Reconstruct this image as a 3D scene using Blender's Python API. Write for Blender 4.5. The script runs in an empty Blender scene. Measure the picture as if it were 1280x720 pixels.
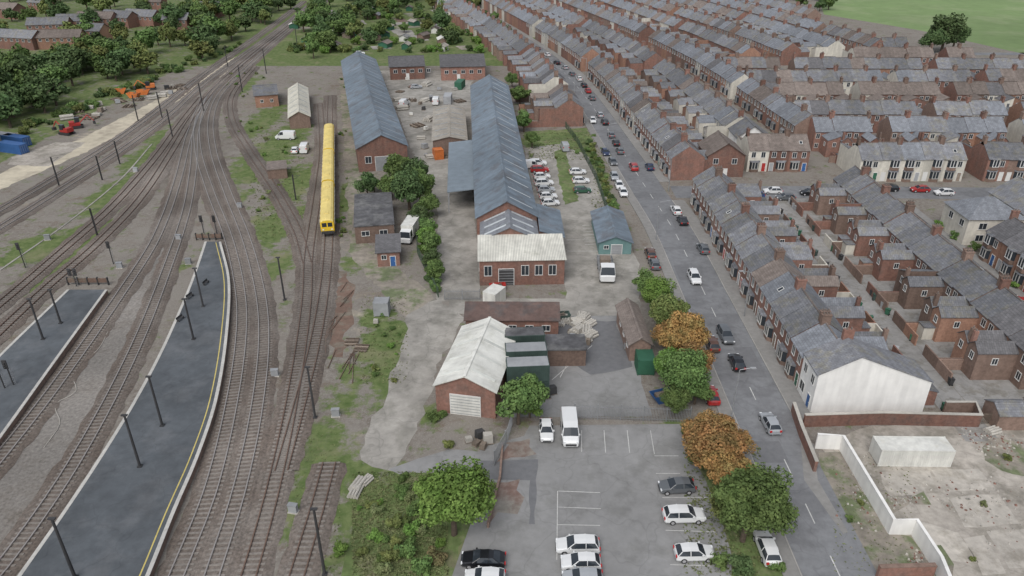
import bpy, math, random
import numpy as np
from mathutils import Vector, Matrix
R = random.Random(11)
scene = bpy.context.scene
COL = scene.collection
H = 62.0; F = 930.0; TH = math.radians(28.3)
SN, CS = math.sin(TH), math.cos(TH)
# survey helper: ground position seen along a sight line of the drone, at height z
def P(x, y, z=0.0):
    u = x-640; v = y-360
    k = (H-z)/(F*SN+v*CS)
    return Vector((u*k, (F*CS-v*SN)*k))

# ------------------------------------------------------------ materials
MATS = {}
def newmat(name):
    m = bpy.data.materials.new(name); m.use_nodes = True
    nt = m.node_tree; b = nt.nodes['Principled BSDF']
    MATS[name] = m
    return m, nt, b
def pm(name, c, lo=0.75, hi=1.2, scale=1.0, big=0.08, bigamt=0.25, rough=0.9, bump=0.0, rnd=0.0, metal=0.0,
       tile=None, wave=None, c2=None, c2scale=0.3, c2lo=0.5, c2hi=0.6, hue=0.0, spec=0.3, streak=None, cracks=0.0):
    m, nt, b = newmat(name); N = nt.nodes; L = nt.links
    b.inputs['Roughness'].default_value = rough
    b.inputs['Metallic'].default_value = metal
    b.inputs['Specular IOR Level'].default_value = spec
    geo = N.new('ShaderNodeNewGeometry'); tc = N.new('ShaderNodeTexCoord')
    n1 = N.new('ShaderNodeTexNoise'); n1.inputs['Scale'].default_value = scale
    n1.inputs['Detail'].default_value = 6; n1.inputs['Roughness'].default_value = 0.65
    L.new(geo.outputs['Position'], n1.inputs['Vector'])
    def rng(inp,a,b_,c_,d):
        r=N.new('ShaderNodeMapRange'); r.inputs[1].default_value=a; r.inputs[2].default_value=b_; r.inputs[3].default_value=c_; r.inputs[4].default_value=d
        L.new(inp,r.inputs[0]); return r.outputs[0]
    def mul(a,b_):
        q=N.new('ShaderNodeMath'); q.operation='MULTIPLY'; L.new(a,q.inputs[0]); L.new(b_,q.inputs[1]); return q.outputs[0]
    n2 = N.new('ShaderNodeTexNoise'); n2.inputs['Scale'].default_value = big; n2.inputs['Detail'].default_value = 3
    L.new(geo.outputs['Position'], n2.inputs['Vector'])
    fac = mul(rng(n1.outputs['Fac'],.3,.7,lo,hi), rng(n2.outputs['Fac'],.3,.7,1-bigamt,1+bigamt))
    oi = N.new('ShaderNodeObjectInfo')
    if rnd: fac = mul(fac, rng(oi.outputs['Random'],0,1,1-rnd,1+rnd))
    if tile:
        bt = N.new('ShaderNodeTexBrick'); bt.inputs['Scale'].default_value = 1.0
        bt.inputs['Brick Width'].default_value = 0.55; bt.inputs['Row Height'].default_value = 0.33
        bt.inputs['Mortar Size'].default_value = 0.03; bt.inputs['Bias'].default_value = -0.1
        bt.inputs['Color1'].default_value = (0.86,0.86,0.86,1); bt.inputs['Color2'].default_value = (1.12,1.12,1.12,1)
        bt.inputs['Mortar'].default_value = (0.72,0.72,0.72,1)
        L.new(tc.outputs['Object'], bt.inputs['Vector']); fac = mul(fac, bt.outputs['Color'])
    if wave:
        w = N.new('ShaderNodeTexWave'); w.bands_direction = wave[0]; w.inputs['Scale'].default_value = wave[1]
        w.inputs['Distortion'].default_value = 0.0
        L.new(tc.outputs['Object'], w.inputs['Vector']); fac = mul(fac, rng(w.outputs['Fac'],0,1,wave[2],1.08))
    if streak:   # rain streaks running down walls / roofs
        mp = N.new('ShaderNodeMapping'); mp.inputs['Scale'].default_value = streak[:3]; L.new(tc.outputs['Object'], mp.inputs['Vector'])
        ns = N.new('ShaderNodeTexNoise'); ns.inputs['Scale'].default_value = 1; ns.inputs['Detail'].default_value = 4
        L.new(mp.outputs[0], ns.inputs['Vector']); fac = mul(fac, rng(ns.outputs['Fac'],.35,.65,1-streak[3],1+streak[3]*.5))
    if cracks:
        nd = N.new('ShaderNodeTexNoise'); nd.inputs['Scale'].default_value=.25; L.new(geo.outputs['Position'],nd.inputs['Vector'])
        va = N.new('ShaderNodeVectorMath'); va.operation='MULTIPLY_ADD'; va.inputs[1].default_value=(6,6,6); L.new(nd.outputs['Color'],va.inputs[0]); L.new(geo.outputs['Position'],va.inputs[2])
        vo = N.new('ShaderNodeTexVoronoi'); vo.feature='DISTANCE_TO_EDGE'; vo.inputs['Scale'].default_value=.16; L.new(va.outputs[0],vo.inputs['Vector'])
        fac = mul(fac, rng(vo.outputs['Distance'],0,.02,1-cracks,1))
    col = None
    if c2:
        n3 = N.new('ShaderNodeTexNoise'); n3.inputs['Scale'].default_value = c2scale; n3.inputs['Detail'].default_value = 7
        n3.inputs['Roughness'].default_value = 0.7
        L.new(geo.outputs['Position'], n3.inputs['Vector'])
        mc = N.new('ShaderNodeMix'); mc.data_type = 'RGBA'
        mc.inputs[6].default_value = (*c, 1); mc.inputs[7].default_value = (*c2, 1)
        L.new(rng(n3.outputs['Fac'],c2lo,c2hi,0,1), mc.inputs[0]); col = mc.outputs[2]
    vm = N.new('ShaderNodeVectorMath'); vm.operation = 'SCALE'
    if col: L.new(col, vm.inputs[0])
    else: vm.inputs[0].default_value = c
    L.new(fac, vm.inputs['Scale'])
    out = vm.outputs[0]
    if hue:
        hs = N.new('ShaderNodeHueSaturation')
        L.new(rng(oi.outputs['Random'],0,1,.5-hue,.5+hue), hs.inputs['Hue'])
        L.new(out, hs.inputs['Color']); out = hs.outputs[0]
    L.new(out, b.inputs['Base Color'])
    if bump:
        bp = N.new('ShaderNodeBump'); bp.inputs['Strength'].default_value = bump; bp.inputs['Distance'].default_value = 0.1
        L.new(n1.outputs['Fac'], bp.inputs['Height']); L.new(bp.outputs[0], b.inputs['Normal'])
    return m

WS=(1.2,1.2,.15,.12)
brick = pm('red_brick', (0.235,0.128,0.10), .75, 1.22, 2.5, .05, .18, rnd=.24, c2=(0.185,0.12,0.10), c2scale=.6, c2lo=.45,c2hi=.65, streak=WS)
brick2 = pm('brown_brick', (0.21,0.148,0.12), .75, 1.2, 2.5, .05, .18, rnd=.22, streak=WS)
brick3 = pm('orange_brick', (0.30,0.175,0.125), .78, 1.2, 2.5, .05, .18, rnd=.15, streak=WS)
render_w = pm('cream_render', (0.56,0.535,0.47), .85, 1.08, 1.2, .1, .1, rnd=.15, streak=WS)
render_white = pm('white_render', (0.78,0.775,0.75), .92, 1.04, .6, .2, .05, streak=(1.2,1.2,.15,.08))
slate = pm('slate_roof', (0.18,0.185,0.20), .78, 1.22, 1.1, .06, .12, rnd=.22, tile='slate', rough=.75, c2=(0.20,0.195,0.175), c2scale=.5, streak=(1.3,.12,.12,.10))
slate_b = pm('blue_slate_roof', (0.20,0.213,0.235), .8, 1.2, 1.1, .06, .12, rnd=.15, tile='slate', rough=.7, streak=(1.3,.12,.12,.10))
tile_br = pm('brown_tile_roof', (0.19,0.16,0.143), .78, 1.2, 1.1, .06, .15, rnd=.2, tile='slate', streak=(1.3,.12,.12,.10))
tile_dk = pm('dark_tile_roof', (0.125,0.123,0.128), .78, 1.22, 1.1, .06, .15, rnd=.15, tile='slate')
metal_roof = pm('blue_grey_metal_roof', (0.165,0.205,0.245), .82, 1.15, .6, .05, .18, wave=('Y',1.6,.86), rough=.6, c2=(0.14,0.155,0.175), c2scale=.25, streak=(.15,.7,.3,.18))
metal_roof_x = pm('blue_grey_sheet_roof', (0.195,0.235,0.27), .85, 1.12, .6, .05, .15, wave=('X',1.6,.86), rough=.6)
cream_roof = pm('off_white_ribbed_roof', (0.68,0.67,0.60), .85, 1.08, .9, .2, .1, wave=('X',1.1,.62), rough=.7, c2=(0.46,0.46,0.39), c2scale=.35,c2lo=.56,c2hi=.76, streak=(.9,.15,.3,.14))
cream_roof2 = pm('cream_corrugated_roof', (0.57,0.55,0.47), .82, 1.1, .9, .2, .1, wave=('Y',2.2,.78), rough=.7, c2=(0.42,0.42,0.34), c2scale=.35,c2lo=.52,c2hi=.72)
white_roof = pm('white_corrugated_roof', (0.72,0.72,0.67), .88, 1.06, .9, .2, .08, wave=('Y',2.2,.8), rough=.7, c2=(0.50,0.50,0.43), c2scale=.3,c2lo=.52,c2hi=.75, streak=(.15,.9,.3,.14))
felt = pm('dark_felt_roof', (0.095,0.095,0.10), .7, 1.35, .8, .2, .2, c2=(0.14,0.14,0.14))
brown_roof = pm('brown_sheet_roof', (0.145,0.10,0.088), .75, 1.2, 1, .2, .15, wave=('X',2.5,.75), c2=(0.115,0.095,0.09))
conc_roof = pm('weathered_asbestos_roof', (0.34,0.315,0.275), .75, 1.15, 1, .2, .15, wave=('Y',2,.8))
teal = pm('teal_cladding', (0.15,0.255,0.25), .85, 1.1, 1, .2, .1)
frame_w = pm('white_frame_paint', (0.66,0.66,0.64), .95, 1.03, 1, .2, .03, rough=.5)
frame_o = pm('off_white_bay_paint', (0.50,0.495,0.47), .9, 1.05, 1, .2, .05, rough=.6, rnd=.25)
stone = pm('pale_stone', (0.42,0.40,0.36), .85, 1.1, 2)
glass, nt_, b_ = newmat('window_glass'); b_.inputs['Base Color'].default_value = (0.03,0.037,0.045,1); b_.inputs['Roughness'].default_value = .12
asphalt = pm('asphalt', (0.19,0.195,0.203), .86, 1.14, .9, .04, .12, rough=.85, c2=(0.158,0.161,0.168), c2scale=.12, c2lo=.48,c2hi=.56, cracks=.15)
asph_new = pm('darker_tarmac', (0.155,0.158,0.165), .88, 1.14, 1.2, .04, .12, rough=.85)
asph_park = pm('car_park_asphalt', (0.25,0.25,0.248), .88, 1.1, .7, .06, .14, rough=.9, c2=(0.21,0.21,0.205), c2scale=.18, c2lo=.5,c2hi=.6, cracks=.14)
asph_dark = pm('platform_asphalt', (0.088,0.098,0.108), .8, 1.2, .5, .07, .22, rough=.8, c2=(0.112,0.12,0.129), c2scale=.15, c2lo=.5,c2hi=.62, cracks=.12)
pave = pm('paving', (0.24,0.235,0.225), .85, 1.12, 1.2, .07, .12)
alley_m = pm('alley_concrete', (0.27,0.265,0.255), .82, 1.12, .9, .07, .15, c2=(0.20,0.19,0.17), c2scale=.3, cracks=.2)
kerb_m = pm('kerb_stone', (0.33,0.32,0.30), .85, 1.1, 2)
conc = pm('yard_concrete', (0.325,0.31,0.282), .78, 1.15, .5, .07, .2, c2=(0.24,0.23,0.205), c2scale=.22, c2lo=.46,c2hi=.6, cracks=.2)
conc_pink = pm('worn_concrete_slab', (0.375,0.345,0.305), .75, 1.18, 1.0, .08, .2, c2=(0.255,0.235,0.20), c2scale=.22, c2lo=.46,c2hi=.60, cracks=.14)
slab_m = pm('pale_concrete_slab', (0.44,0.41,0.365), .78, 1.15, 1.0, .12, .2, c2=(0.31,0.285,0.245), c2scale=.3, c2lo=.48,c2hi=.62)
dirt = pm('gravelly_dirt', (0.25,0.225,0.19), .72, 1.25, .9, .09, .2, c2=(0.14,0.165,0.09), c2scale=.2, c2lo=.48,c2hi=.58)
sand = pm('pale_sand', (0.50,0.45,0.35), .8, 1.12, .5, .08, .15, c2=(0.40,0.355,0.28), c2scale=.15)
rust_dirt = pm('rusty_dirt', (0.17,0.115,0.09), .7, 1.2, 1.2, .1, .2, c2=(0.17,0.15,0.12), c2scale=.4)
redasph = pm('red_worn_tarmac', (0.205,0.14,0.118), .75, 1.2, 1.0, .1, .2, c2=(0.225,0.21,0.185), c2scale=.25, c2lo=.42,c2hi=.6)
field_m = pm('field_grass', (0.17,0.245,0.10), .88, 1.1, .15, .01, .15, c2=(0.21,0.27,0.13), c2scale=.03)
lawn = pm('rough_grass', (0.12,0.165,0.06), .65, 1.3, .8, .08, .25, c2=(0.19,0.185,0.11), c2scale=.25, c2lo=.5, c2hi=.65)
ballast = pm('track_ballast', (0.122,0.10,0.085), .6, 1.45, 3.0, .05, .28, bump=.6, c2=(0.165,0.145,0.128), c2scale=.06, c2lo=.45, c2hi=.62)
greyb = pm('grey_ballast',(0.225,0.21,0.192),.65,1.35,2.5,.06,.25,bump=.5,c2=(0.155,0.138,0.12),c2scale=.12,c2lo=.48,c2hi=.64)
sleeper_m = pm('sleeper_concrete', (0.205,0.185,0.166), .7, 1.2, 3.0, .05, .35)
rail_m = pm('rail_steel', (0.15,0.10,0.078), .8, 1.2, 1, .05, .2, rough=.5, metal=.2)
rail_b = pm('polished_rail_steel', (0.40,0.37,0.35), .9, 1.1, 1, .05, .1, rough=.35, metal=.5)
paint_w = pm('white_road_paint', (0.58,0.58,0.56), .7, 1.1, 3, .3, .15)
coping_m = pm('platform_edge_stone', (0.48,0.47,0.44), .8, 1.1, 2, .2, .12)
paint_y = pm('yellow_line_paint', (0.56,0.46,0.15), .8, 1.1, 2, .3, .1)
steel_dk = pm('dark_steel', (0.05,0.05,0.052), .9, 1.1, 2, rough=.6)
steel_g = pm('galvanised_steel', (0.32,0.33,0.34), .85, 1.1, 2, rough=.5, metal=.3)
rubber = pm('tyre_rubber', (0.025,0.025,0.026), .9, 1.1, 2)
rim_m = pm('wheel_rim_metal', (0.38,0.38,0.39), .9, 1.1, 2, rough=.4)
lamp_w, nt_, b_ = newmat('headlight_glass'); b_.inputs['Base Color'].default_value = (.75,.77,.78,1); b_.inputs['Roughness'].default_value=.2
lamp_r, nt_, b_ = newmat('taillight_red'); b_.inputs['Base Color'].default_value = (.45,.02,.02,1); b_.inputs['Roughness'].default_value=.3
train_y = pm('yellow_train_paint', (0.76,0.51,0.04), .93, 1.05, .6, .3, .06, rough=.45)
train_roof = pm('dusty_yellow_roof', (0.70,0.56,0.2), .85, 1.08, .8, .3, .08, rough=.7)
bark = pm('bark', (0.11,0.085,0.065), .7, 1.2, 3)
timber = pm('weathered_timber', (0.22,0.18,0.145), .7, 1.2, 3, rnd=.25)
blue_p = pm('blue_paint', (0.04,0.11,0.28), .85, 1.1, 1, rnd=.1, rough=.5)
green_p = pm('green_paint', (0.04,0.13,0.08), .85, 1.1, 1, rnd=.1, rough=.5)
fence_gr = pm('dark_green_fence_paint', (0.06,0.09,0.06), .85, 1.1, 1, rough=.6)
dgreen = pm('dark_green_container_paint', (0.055,0.085,0.075), .8, 1.15, 1, rnd=.1, rough=.6)
orange_p = pm('orange_paint', (0.55,0.17,0.05), .85, 1.1, 1, rnd=.1, rough=.5)
red_p = pm('red_paint', (0.38,0.04,0.035), .9, 1.1, 1, rough=.5)
grey_p = pm('grey_paint', (0.30,0.31,0.32), .85, 1.1, 1, rnd=.1, rough=.6)
white_p = pm('white_steel_paint', (0.64,0.64,0.60), .88, 1.06, 1, .3, .08, rough=.6, c2=(0.50,0.48,0.41), c2scale=.5,c2lo=.55,c2hi=.8, streak=(1.5,1.5,.2,.12))
def leafmat(name, c, c2, rnd=.18):
    return pm(name, c, .6, 1.5, 1.3, .3, .15, rough=.75, rnd=rnd, c2=c2, c2scale=.7, c2lo=.4, c2hi=.62, hue=.012, spec=.15)
leaf_g = leafmat('green_leaves', (0.080,0.132,0.042), (0.13,0.19,0.062))
leaf_l = leafmat('bright_green_leaves', (0.10,0.18,0.04), (0.15,0.235,0.06))
leaf_d = leafmat('dark_green_leaves', (0.058,0.098,0.038), (0.092,0.135,0.055))
leaf_o = leafmat('orange_leaves', (0.32,0.175,0.07), (0.21,0.16,0.065))
leaf_y = leafmat('yellow_green_leaves', (0.16,0.175,0.06), (0.11,0.15,0.05))
weed_m = leafmat('weed_leaves', (0.14,0.18,0.075), (0.19,0.20,0.10))
weed_r = leafmat('reddish_scrub_leaves', (0.17,0.12,0.07), (0.13,0.14,0.06))
PAINT = {}
for k, c in dict(white=(.72,.73,.73), silver=(.36,.38,.40), grey=(.12,.13,.14), black=(.014,.015,.018), red=(.36,.025,.025), blue=(.03,.07,.2), darkblue=(.02,.035,.09), brown=(.12,.06,.04), green=(.03,.10,.06)).items():
    m, nt_, b_ = newmat(k+'_car_paint'); PAINT[k] = m
    b_.inputs['Roughness'].default_value = .3; b_.inputs['Coat Weight'].default_value = .4
    nz = nt_.nodes.new('ShaderNodeTexNoise'); nz.inputs['Scale'].default_value = 2
    mx = nt_.nodes.new('ShaderNodeMix'); mx.data_type='RGBA'
    mx.inputs[6].default_value = (*[v*.88 for v in c],1); mx.inputs[7].default_value = (*c,1)
    nt_.links.new(nz.outputs['Fac'], mx.inputs[0]); nt_.links.new(mx.outputs[2], b_.inputs['Base Color'])

# ------------------------------------------------------------ mesh building
class MB:
    def __init__(s): s.v=[]; s.f=[]; s.m=[]
    def add(s, vs, fs, mi=0):
        o=len(s.v); s.v += [tuple(v) for v in vs]
        for f in fs: s.f.append([i+o for i in f]); s.m.append(mi)
    def box(s, x0,x1,y0,y1,z0,z1, mi=0):
        s.add([(x0,y0,z0),(x1,y0,z0),(x1,y1,z0),(x0,y1,z0),(x0,y0,z1),(x1,y0,z1),(x1,y1,z1),(x0,y1,z1)],
              [(0,3,2,1),(4,5,6,7),(0,1,5,4),(1,2,6,5),(2,3,7,6),(3,0,4,7)], mi)
    def slab(s, a,b,c,d, t, mi=0):
        q=[a,b,c,d]; s.add(q+[(p[0],p[1],p[2]-t) for p in q], [(0,1,2,3),(7,6,5,4),(0,4,5,1),(1,5,6,2),(2,6,7,3),(3,7,4,0)], mi)
    def cyl(s, cx,cy,z0,z1,r0,r1=None,n=10,mi=0):
        r1 = r0 if r1 is None else r1
        vs=[(cx+r0*math.cos(2*math.pi*i/n),cy+r0*math.sin(2*math.pi*i/n),z0) for i in range(n)]+[(cx+r1*math.cos(2*math.pi*i/n),cy+r1*math.sin(2*math.pi*i/n),z1) for i in range(n)]
        s.add(vs,[(i,(i+1)%n,n+(i+1)%n,n+i) for i in range(n)]+[tuple(range(n-1,-1,-1)),tuple(range(n,2*n))],mi)
    def rod(s, p, q, r0, r1=None, n=6, mi=0):
        r1 = r0 if r1 is None else r1
        p=Vector(p); q=Vector(q); d=(q-p).normalized()
        a = d.orthogonal().normalized(); b=d.cross(a)
        vs=[p+(a*math.cos(2*math.pi*i/n)+b*math.sin(2*math.pi*i/n))*r0 for i in range(n)]+[q+(a*math.cos(2*math.pi*i/n)+b*math.sin(2*math.pi*i/n))*r1 for i in range(n)]
        s.add(vs,[(i,(i+1)%n,n+(i+1)%n,n+i) for i in range(n)]+[tuple(range(n-1,-1,-1)),tuple(range(n,2*n))],mi)
    def mesh(s, name, mats):
        me=bpy.data.meshes.new(name); me.from_pydata(s.v,[],s.f)
        for m in mats: me.materials.append(m)
        me.polygons.foreach_set('material_index', s.m)
        me.update(); return me
def thing(name, label, cat, loc=(0,0,0), rot=0.0, group=None, data=None, scale=1.0):
    o=bpy.data.objects.new(name, data); COL.objects.link(o)
    o.location=loc if len(loc)==3 else (loc[0],loc[1],0); o.rotation_euler=(0,0,rot); o.scale=(scale,)*3
    if data is None: o.empty_display_size=.3
    o['label']=label; o['category']=cat
    if group: o['group']=group
    return o
def part(name, me, par, loc=(0,0,0), rot=0.0, mat=None, label=None):
    o=bpy.data.objects.new(name, me); COL.objects.link(o); o.parent=par
    o.location=loc; o.rotation_euler=(0,0,rot)
    if mat is not None:
        o.material_slots[0].link='OBJECT'; o.material_slots[0].material=mat
    if label: o['label']=label
    return o
def struct(name, me, label):
    o=bpy.data.objects.new(name, me); COL.objects.link(o); o['kind']='structure'; o['label']=label; o['category']='ground' ; return o

def smooth(pts, step=2.0):
    pts=[Vector(p[:2]) for p in pts]; out=[]
    n=len(pts)
    for i in range(n-1):
        p0=pts[max(i-1,0)]; p1=pts[i]; p2=pts[i+1]; p3=pts[min(i+2,n-1)]
        m1=(p2-p0) if i>0 else (p2-p1); m2=(p3-p1) if i<n-2 else (p2-p1)
        d=(p2-p1).length
        if m1.length>1e-6: m1=m1.normalized()*d
        if m2.length>1e-6: m2=m2.normalized()*d
        k=max(2,int(d/step))
        for j in range(k):
            t=j/k; t2=t*t; t3=t2*t
            out.append(p1*(2*t3-3*t2+1)+m1*(t3-2*t2+t)+p2*(-2*t3+3*t2)+m2*(t3-t2))
    out.append(pts[-1]); return out
def resample(pts, step):
    L=[0]
    for a,b in zip(pts,pts[1:]): L.append(L[-1]+(b-a).length)
    n=max(1,int(L[-1]/step)); out=[]; j=0
    for i in range(n+1):
        s=L[-1]*i/n
        while j<len(L)-2 and L[j+1]<s: j+=1
        t=(s-L[j])/max(1e-9,L[j+1]-L[j]); out.append(pts[j].lerp(pts[j+1],t))
    return out
def normals(pts):
    ns=[]
    for i in range(len(pts)):
        d=(pts[min(i+1,len(pts)-1)]-pts[max(i-1,0)]).normalized(); ns.append(Vector((d.y,-d.x)))
    return ns
def strip_into(mb, pts, a, b, z0, z1=None, mi=0):
    ns=normals(pts); n=len(pts)
    A=[p+q*a for p,q in zip(pts,ns)]; B=[p+q*b for p,q in zip(pts,ns)]
    if z1 is None:
        mb.add([(p.x,p.y,z0) for p in A]+[(p.x,p.y,z0) for p in B],[(i,n+i,n+i+1,i+1) for i in range(n-1)],mi)
    else:
        vs=[(p.x,p.y,z1) for p in A]+[(p.x,p.y,z1) for p in B]+[(p.x,p.y,z0) for p in A]+[(p.x,p.y,z0) for p in B]
        fs=[]
        for i in range(n-1):
            fs+=[(i,n+i,n+i+1,i+1),(2*n+i,i,i+1,2*n+i+1),(n+i,3*n+i,3*n+i+1,n+i+1)]
        fs+=[(0,2*n,3*n,n),(n-1,2*n-1,4*n-1,3*n-1)]
        mb.add(vs,fs,mi)
def strip(name, pts, a, b, z, mat, label, z1=None):
    mb=MB(); strip_into(mb, pts, a, b, z, z1); return struct(name, mb.mesh(name,[mat]), label)
def poly(name, px, z, mat, label, jit=0.0, world=False):
    w=[Vector(p) if world else P(*p) for p in px]
    if jit:
        out=[]
        for a,b in zip(w,w[1:]+w[:1]):
            k=max(1,int((b-a).length/1.6))
            for j in range(k):
                out.append(a.lerp(b,j/k)+Vector((R.uniform(-jit,jit),R.uniform(-jit,jit))))
        w=out
    mb=MB(); mb.add([(p.x,p.y,z) for p in w],[tuple(range(len(w)))])
    me=mb.mesh(name,[mat]); 
    if me.polygons[0].normal.z<0: me.flip_normals()
    return struct(name, me, label)

# ------------------------------------------------------------ world, sun, camera
w=bpy.data.worlds.new('World'); scene.world=w; w.use_nodes=True
nt=w.node_tree; bg=nt.nodes['Background']
sky=nt.nodes.new('ShaderNodeTexSky'); sky.sky_type='NISHITA'; sky.sun_disc=False
sky.sun_elevation=math.radians(52); sky.sun_rotation=math.radians(200); sky.dust_density=3; sky.air_density=1.0
hs=nt.nodes.new('ShaderNodeHueSaturation'); hs.inputs['Saturation'].default_value=.4
nt.links.new(sky.outputs[0],hs.inputs['Color']); nt.links.new(hs.outputs[0],bg.inputs['Color']); bg.inputs['Strength'].default_value=.15
sl=bpy.data.lights.new('Sun','SUN'); sl.energy=1.5; sl.angle=math.radians(45); sl.color=(1,.98,.95)
so=bpy.data.objects.new('Sun',sl); COL.objects.link(so)
el=math.radians(52); az=math.radians(200)
d=Vector((math.sin(az)*math.cos(el),math.cos(az)*math.cos(el),math.sin(el)))
so.rotation_euler=d.to_track_quat('Z','Y').to_euler()
cam=bpy.data.cameras.new('Camera'); co=bpy.data.objects.new('Camera',cam); COL.objects.link(co)
co.location=(0,0,H); co.rotation_euler=(math.pi/2-TH,0,0); cam.sensor_width=36; cam.lens=F/1280*36; cam.clip_end=6000; cam.clip_start=.5
scene.camera=co
scene.view_settings.view_transform='Standard'; scene.view_settings.look='None'; scene.view_settings.exposure=0

# ------------------------------------------------------------ ground sheet with mask attribute
xs=np.concatenate([[-4000,-1500,-700,-420],np.arange(-280,281,1.6),[420,700,1500,4000]])
ys=np.concatenate([[-1500,-400,-60,0],np.arange(24,560,1.6),[620,700,900,1400,2500,5000]])
X,Y=np.meshgrid(xs,ys); nx,ny=len(xs),len(ys)
verts=np.stack([X.ravel(),Y.ravel(),np.zeros(X.size)],1)
idx=np.arange(nx*ny).reshape(ny,nx)
fc=np.stack([idx[:-1,:-1],idx[:-1,1:],idx[1:,1:],idx[1:,:-1]],-1).reshape(-1,4)
me=bpy.data.meshes.new('ground'); me.from_pydata(verts.tolist(),[],fc.tolist())
g=np.zeros(X.size); s_=np.zeros(X.size); d_=np.zeros(X.size)
def blob(arr,px,py,r,amt,ry=None):
    c=P(px,py); ry=ry or r
    e=np.exp(-(((verts[:,0]-c.x)/r)**2+((verts[:,1]-c.y)/ry)**2)); np.maximum(arr,amt*e,out=arr)
g[:]=.36
g[(verts[:,0]>38)]=.34
g[(verts[:,1]>300)&(verts[:,0]<20)]=.8
g[(verts[:,0]<-130)]=.66
for b in [(330,200,10,.95,26),(345,280,7,.85,18),(370,230,6,.95,20),(360,170,8,.9,20),(300,330,2.5,.6,14),(345,330,4,.8,14),(420,600,7,.75,10),(480,640,8,.95,9),(510,690,10,.95,8),(400,560,5,.8,10),
          (95,300,7,.9,16),(150,240,8,.9,22),(60,340,6,.85,12),(190,190,6,.9,24),(40,310,8,.85,12),(480,430,5,.95,12),(490,470,5,.9,9),(470,395,4,.8,6),(215,165,6,.8,30),(435,470,4,.7,8),
          (330,150,8,.8,30),(300,110,7,.8,30),(380,620,3.5,.8,12),(450,590,5,.75,5),(700,190,8,.9,14),(745,215,3,.9,25),(690,175,14,.9,10),(430,250,3,.85,40),(440,330,4,.7,8),
          (235,75,14,.9,30),(140,120,16,.75,22),(460,100,10,.85,25),(300,250,3,.75,12),(120,480,2.5,.75,8),(230,330,2,.65,8),(60,550,3,.6,5),(345,640,2.5,.55,8),(430,500,4,.7,5),
          (1210,600,3,.6,4),(540,520,3,.75,4),(850,560,4,.85,8),(880,620,4,.9,8),(900,690,4,.9,6)]:
    blob(g,b[0],b[1],b[2],b[3],b[4])
for b in [(60,192,11,.65,6),(120,168,8,.55,9),(180,128,8,.5,10),(30,250,8,.42,6),(445,400,6,.42,14),(430,300,4,.42,20),(440,540,5,.4,6)]: blob(s_,b[0],b[1],b[2],b[3],b[4])
for b in [(270,420,8,.6,30),(330,560,10,.6,24),(240,200,14,.75,40),(20,350,14,.5,20)]: blob(d_,b[0],b[1],b[2],b[3],b[4])
at=me.color_attributes.new('mask','FLOAT_COLOR','POINT')
at.data.foreach_set('color',np.stack([g,s_,d_,np.ones(X.size)],1).ravel())
m,nt,b=newmat('ground_mix'); N=nt.nodes; L=nt.links; b.inputs['Roughness'].default_value=.95; b.inputs['Specular IOR Level'].default_value=.1
ac=N.new('ShaderNodeAttribute'); ac.attribute_name='mask'; sp=N.new('ShaderNodeSeparateColor'); L.new(ac.outputs['Color'],sp.inputs[0])
geo=N.new('ShaderNodeNewGeometry')
def noise(sc,det=7,ro=.65):
    n=N.new('ShaderNodeTexNoise'); n.inputs['Scale'].default_value=sc; n.inputs['Detail'].default_value=det; n.inputs['Roughness'].default_value=ro
    L.new(geo.outputs['Position'],n.inputs['Vector']); return n.outputs['Fac']
def mr(inp,a,b_,c=0,d=1):
    r=N.new('ShaderNodeMapRange'); r.inputs[1].default_value=a; r.inputs[2].default_value=b_; r.inputs[3].default_value=c; r.inputs[4].default_value=d
    L.new(inp,r.inputs[0]); return r.outputs[0]
def addn(a,b_):
    q=N.new('ShaderNodeMath'); q.operation='ADD'; L.new(a,q.inputs[0]); L.new(b_,q.inputs[1]); return q.outputs[0]
def mix(f,a,b_):
    q=N.new('ShaderNodeMix'); q.data_type='RGBA'; L.new(f,q.inputs[0])
    for i,v in ((6,a),(7,b_)):
        if isinstance(v,tuple): q.inputs[i].default_value=(*v,1)
        else: L.new(v,q.inputs[i])
    return q.outputs[2]
gravel=mix(mr(noise(1.3),.35,.65),(0.145,0.125,0.107),(0.245,0.228,0.203))
gravel=mix(mr(noise(.09,4),.4,.62),gravel,(0.22,0.203,0.18))
gravel=mix(mr(noise(.2,8,.7),.54,.66),gravel,(0.155,0.125,0.10))
gravel=mix(mr(noise(5,2),.55,.75),gravel,(0.32,0.30,0.275))
grass=mix(mr(noise(.7),.35,.65),(0.08,0.12,0.04),(0.155,0.19,0.08))
grass=mix(mr(noise(.12),.52,.68),grass,(0.20,0.198,0.115))
gf=mr(addn(sp.outputs[0],mr(noise(.28,8,.7),.25,.75,-.4,.4)),.45,.62)
c_=mix(gf,gravel,grass)
sf=mr(addn(sp.outputs[1],mr(noise(.2,8,.7),.25,.75,-.35,.35)),.38,.6)
c_=mix(sf,c_,mix(mr(noise(.6),.4,.6),(0.40,0.36,0.295),(0.28,0.25,0.205)))
df=mr(addn(sp.outputs[2],mr(noise(.4,8,.7),.25,.75,-.3,.3)),.4,.75,0,.7)
c_=mix(df,c_,(0.12,0.103,0.088))
L.new(c_,b.inputs['Base Color'])
bp=N.new('ShaderNodeBump'); bp.inputs['Strength'].default_value=.4; bp.inputs['Distance'].default_value=.15
L.new(noise(2.5),bp.inputs['Height']); L.new(bp.outputs[0],b.inputs['Normal'])
me.materials.append(m); me.update(); struct('ground',me,'mottled gravel, dirt and rough grass ground')

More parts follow.
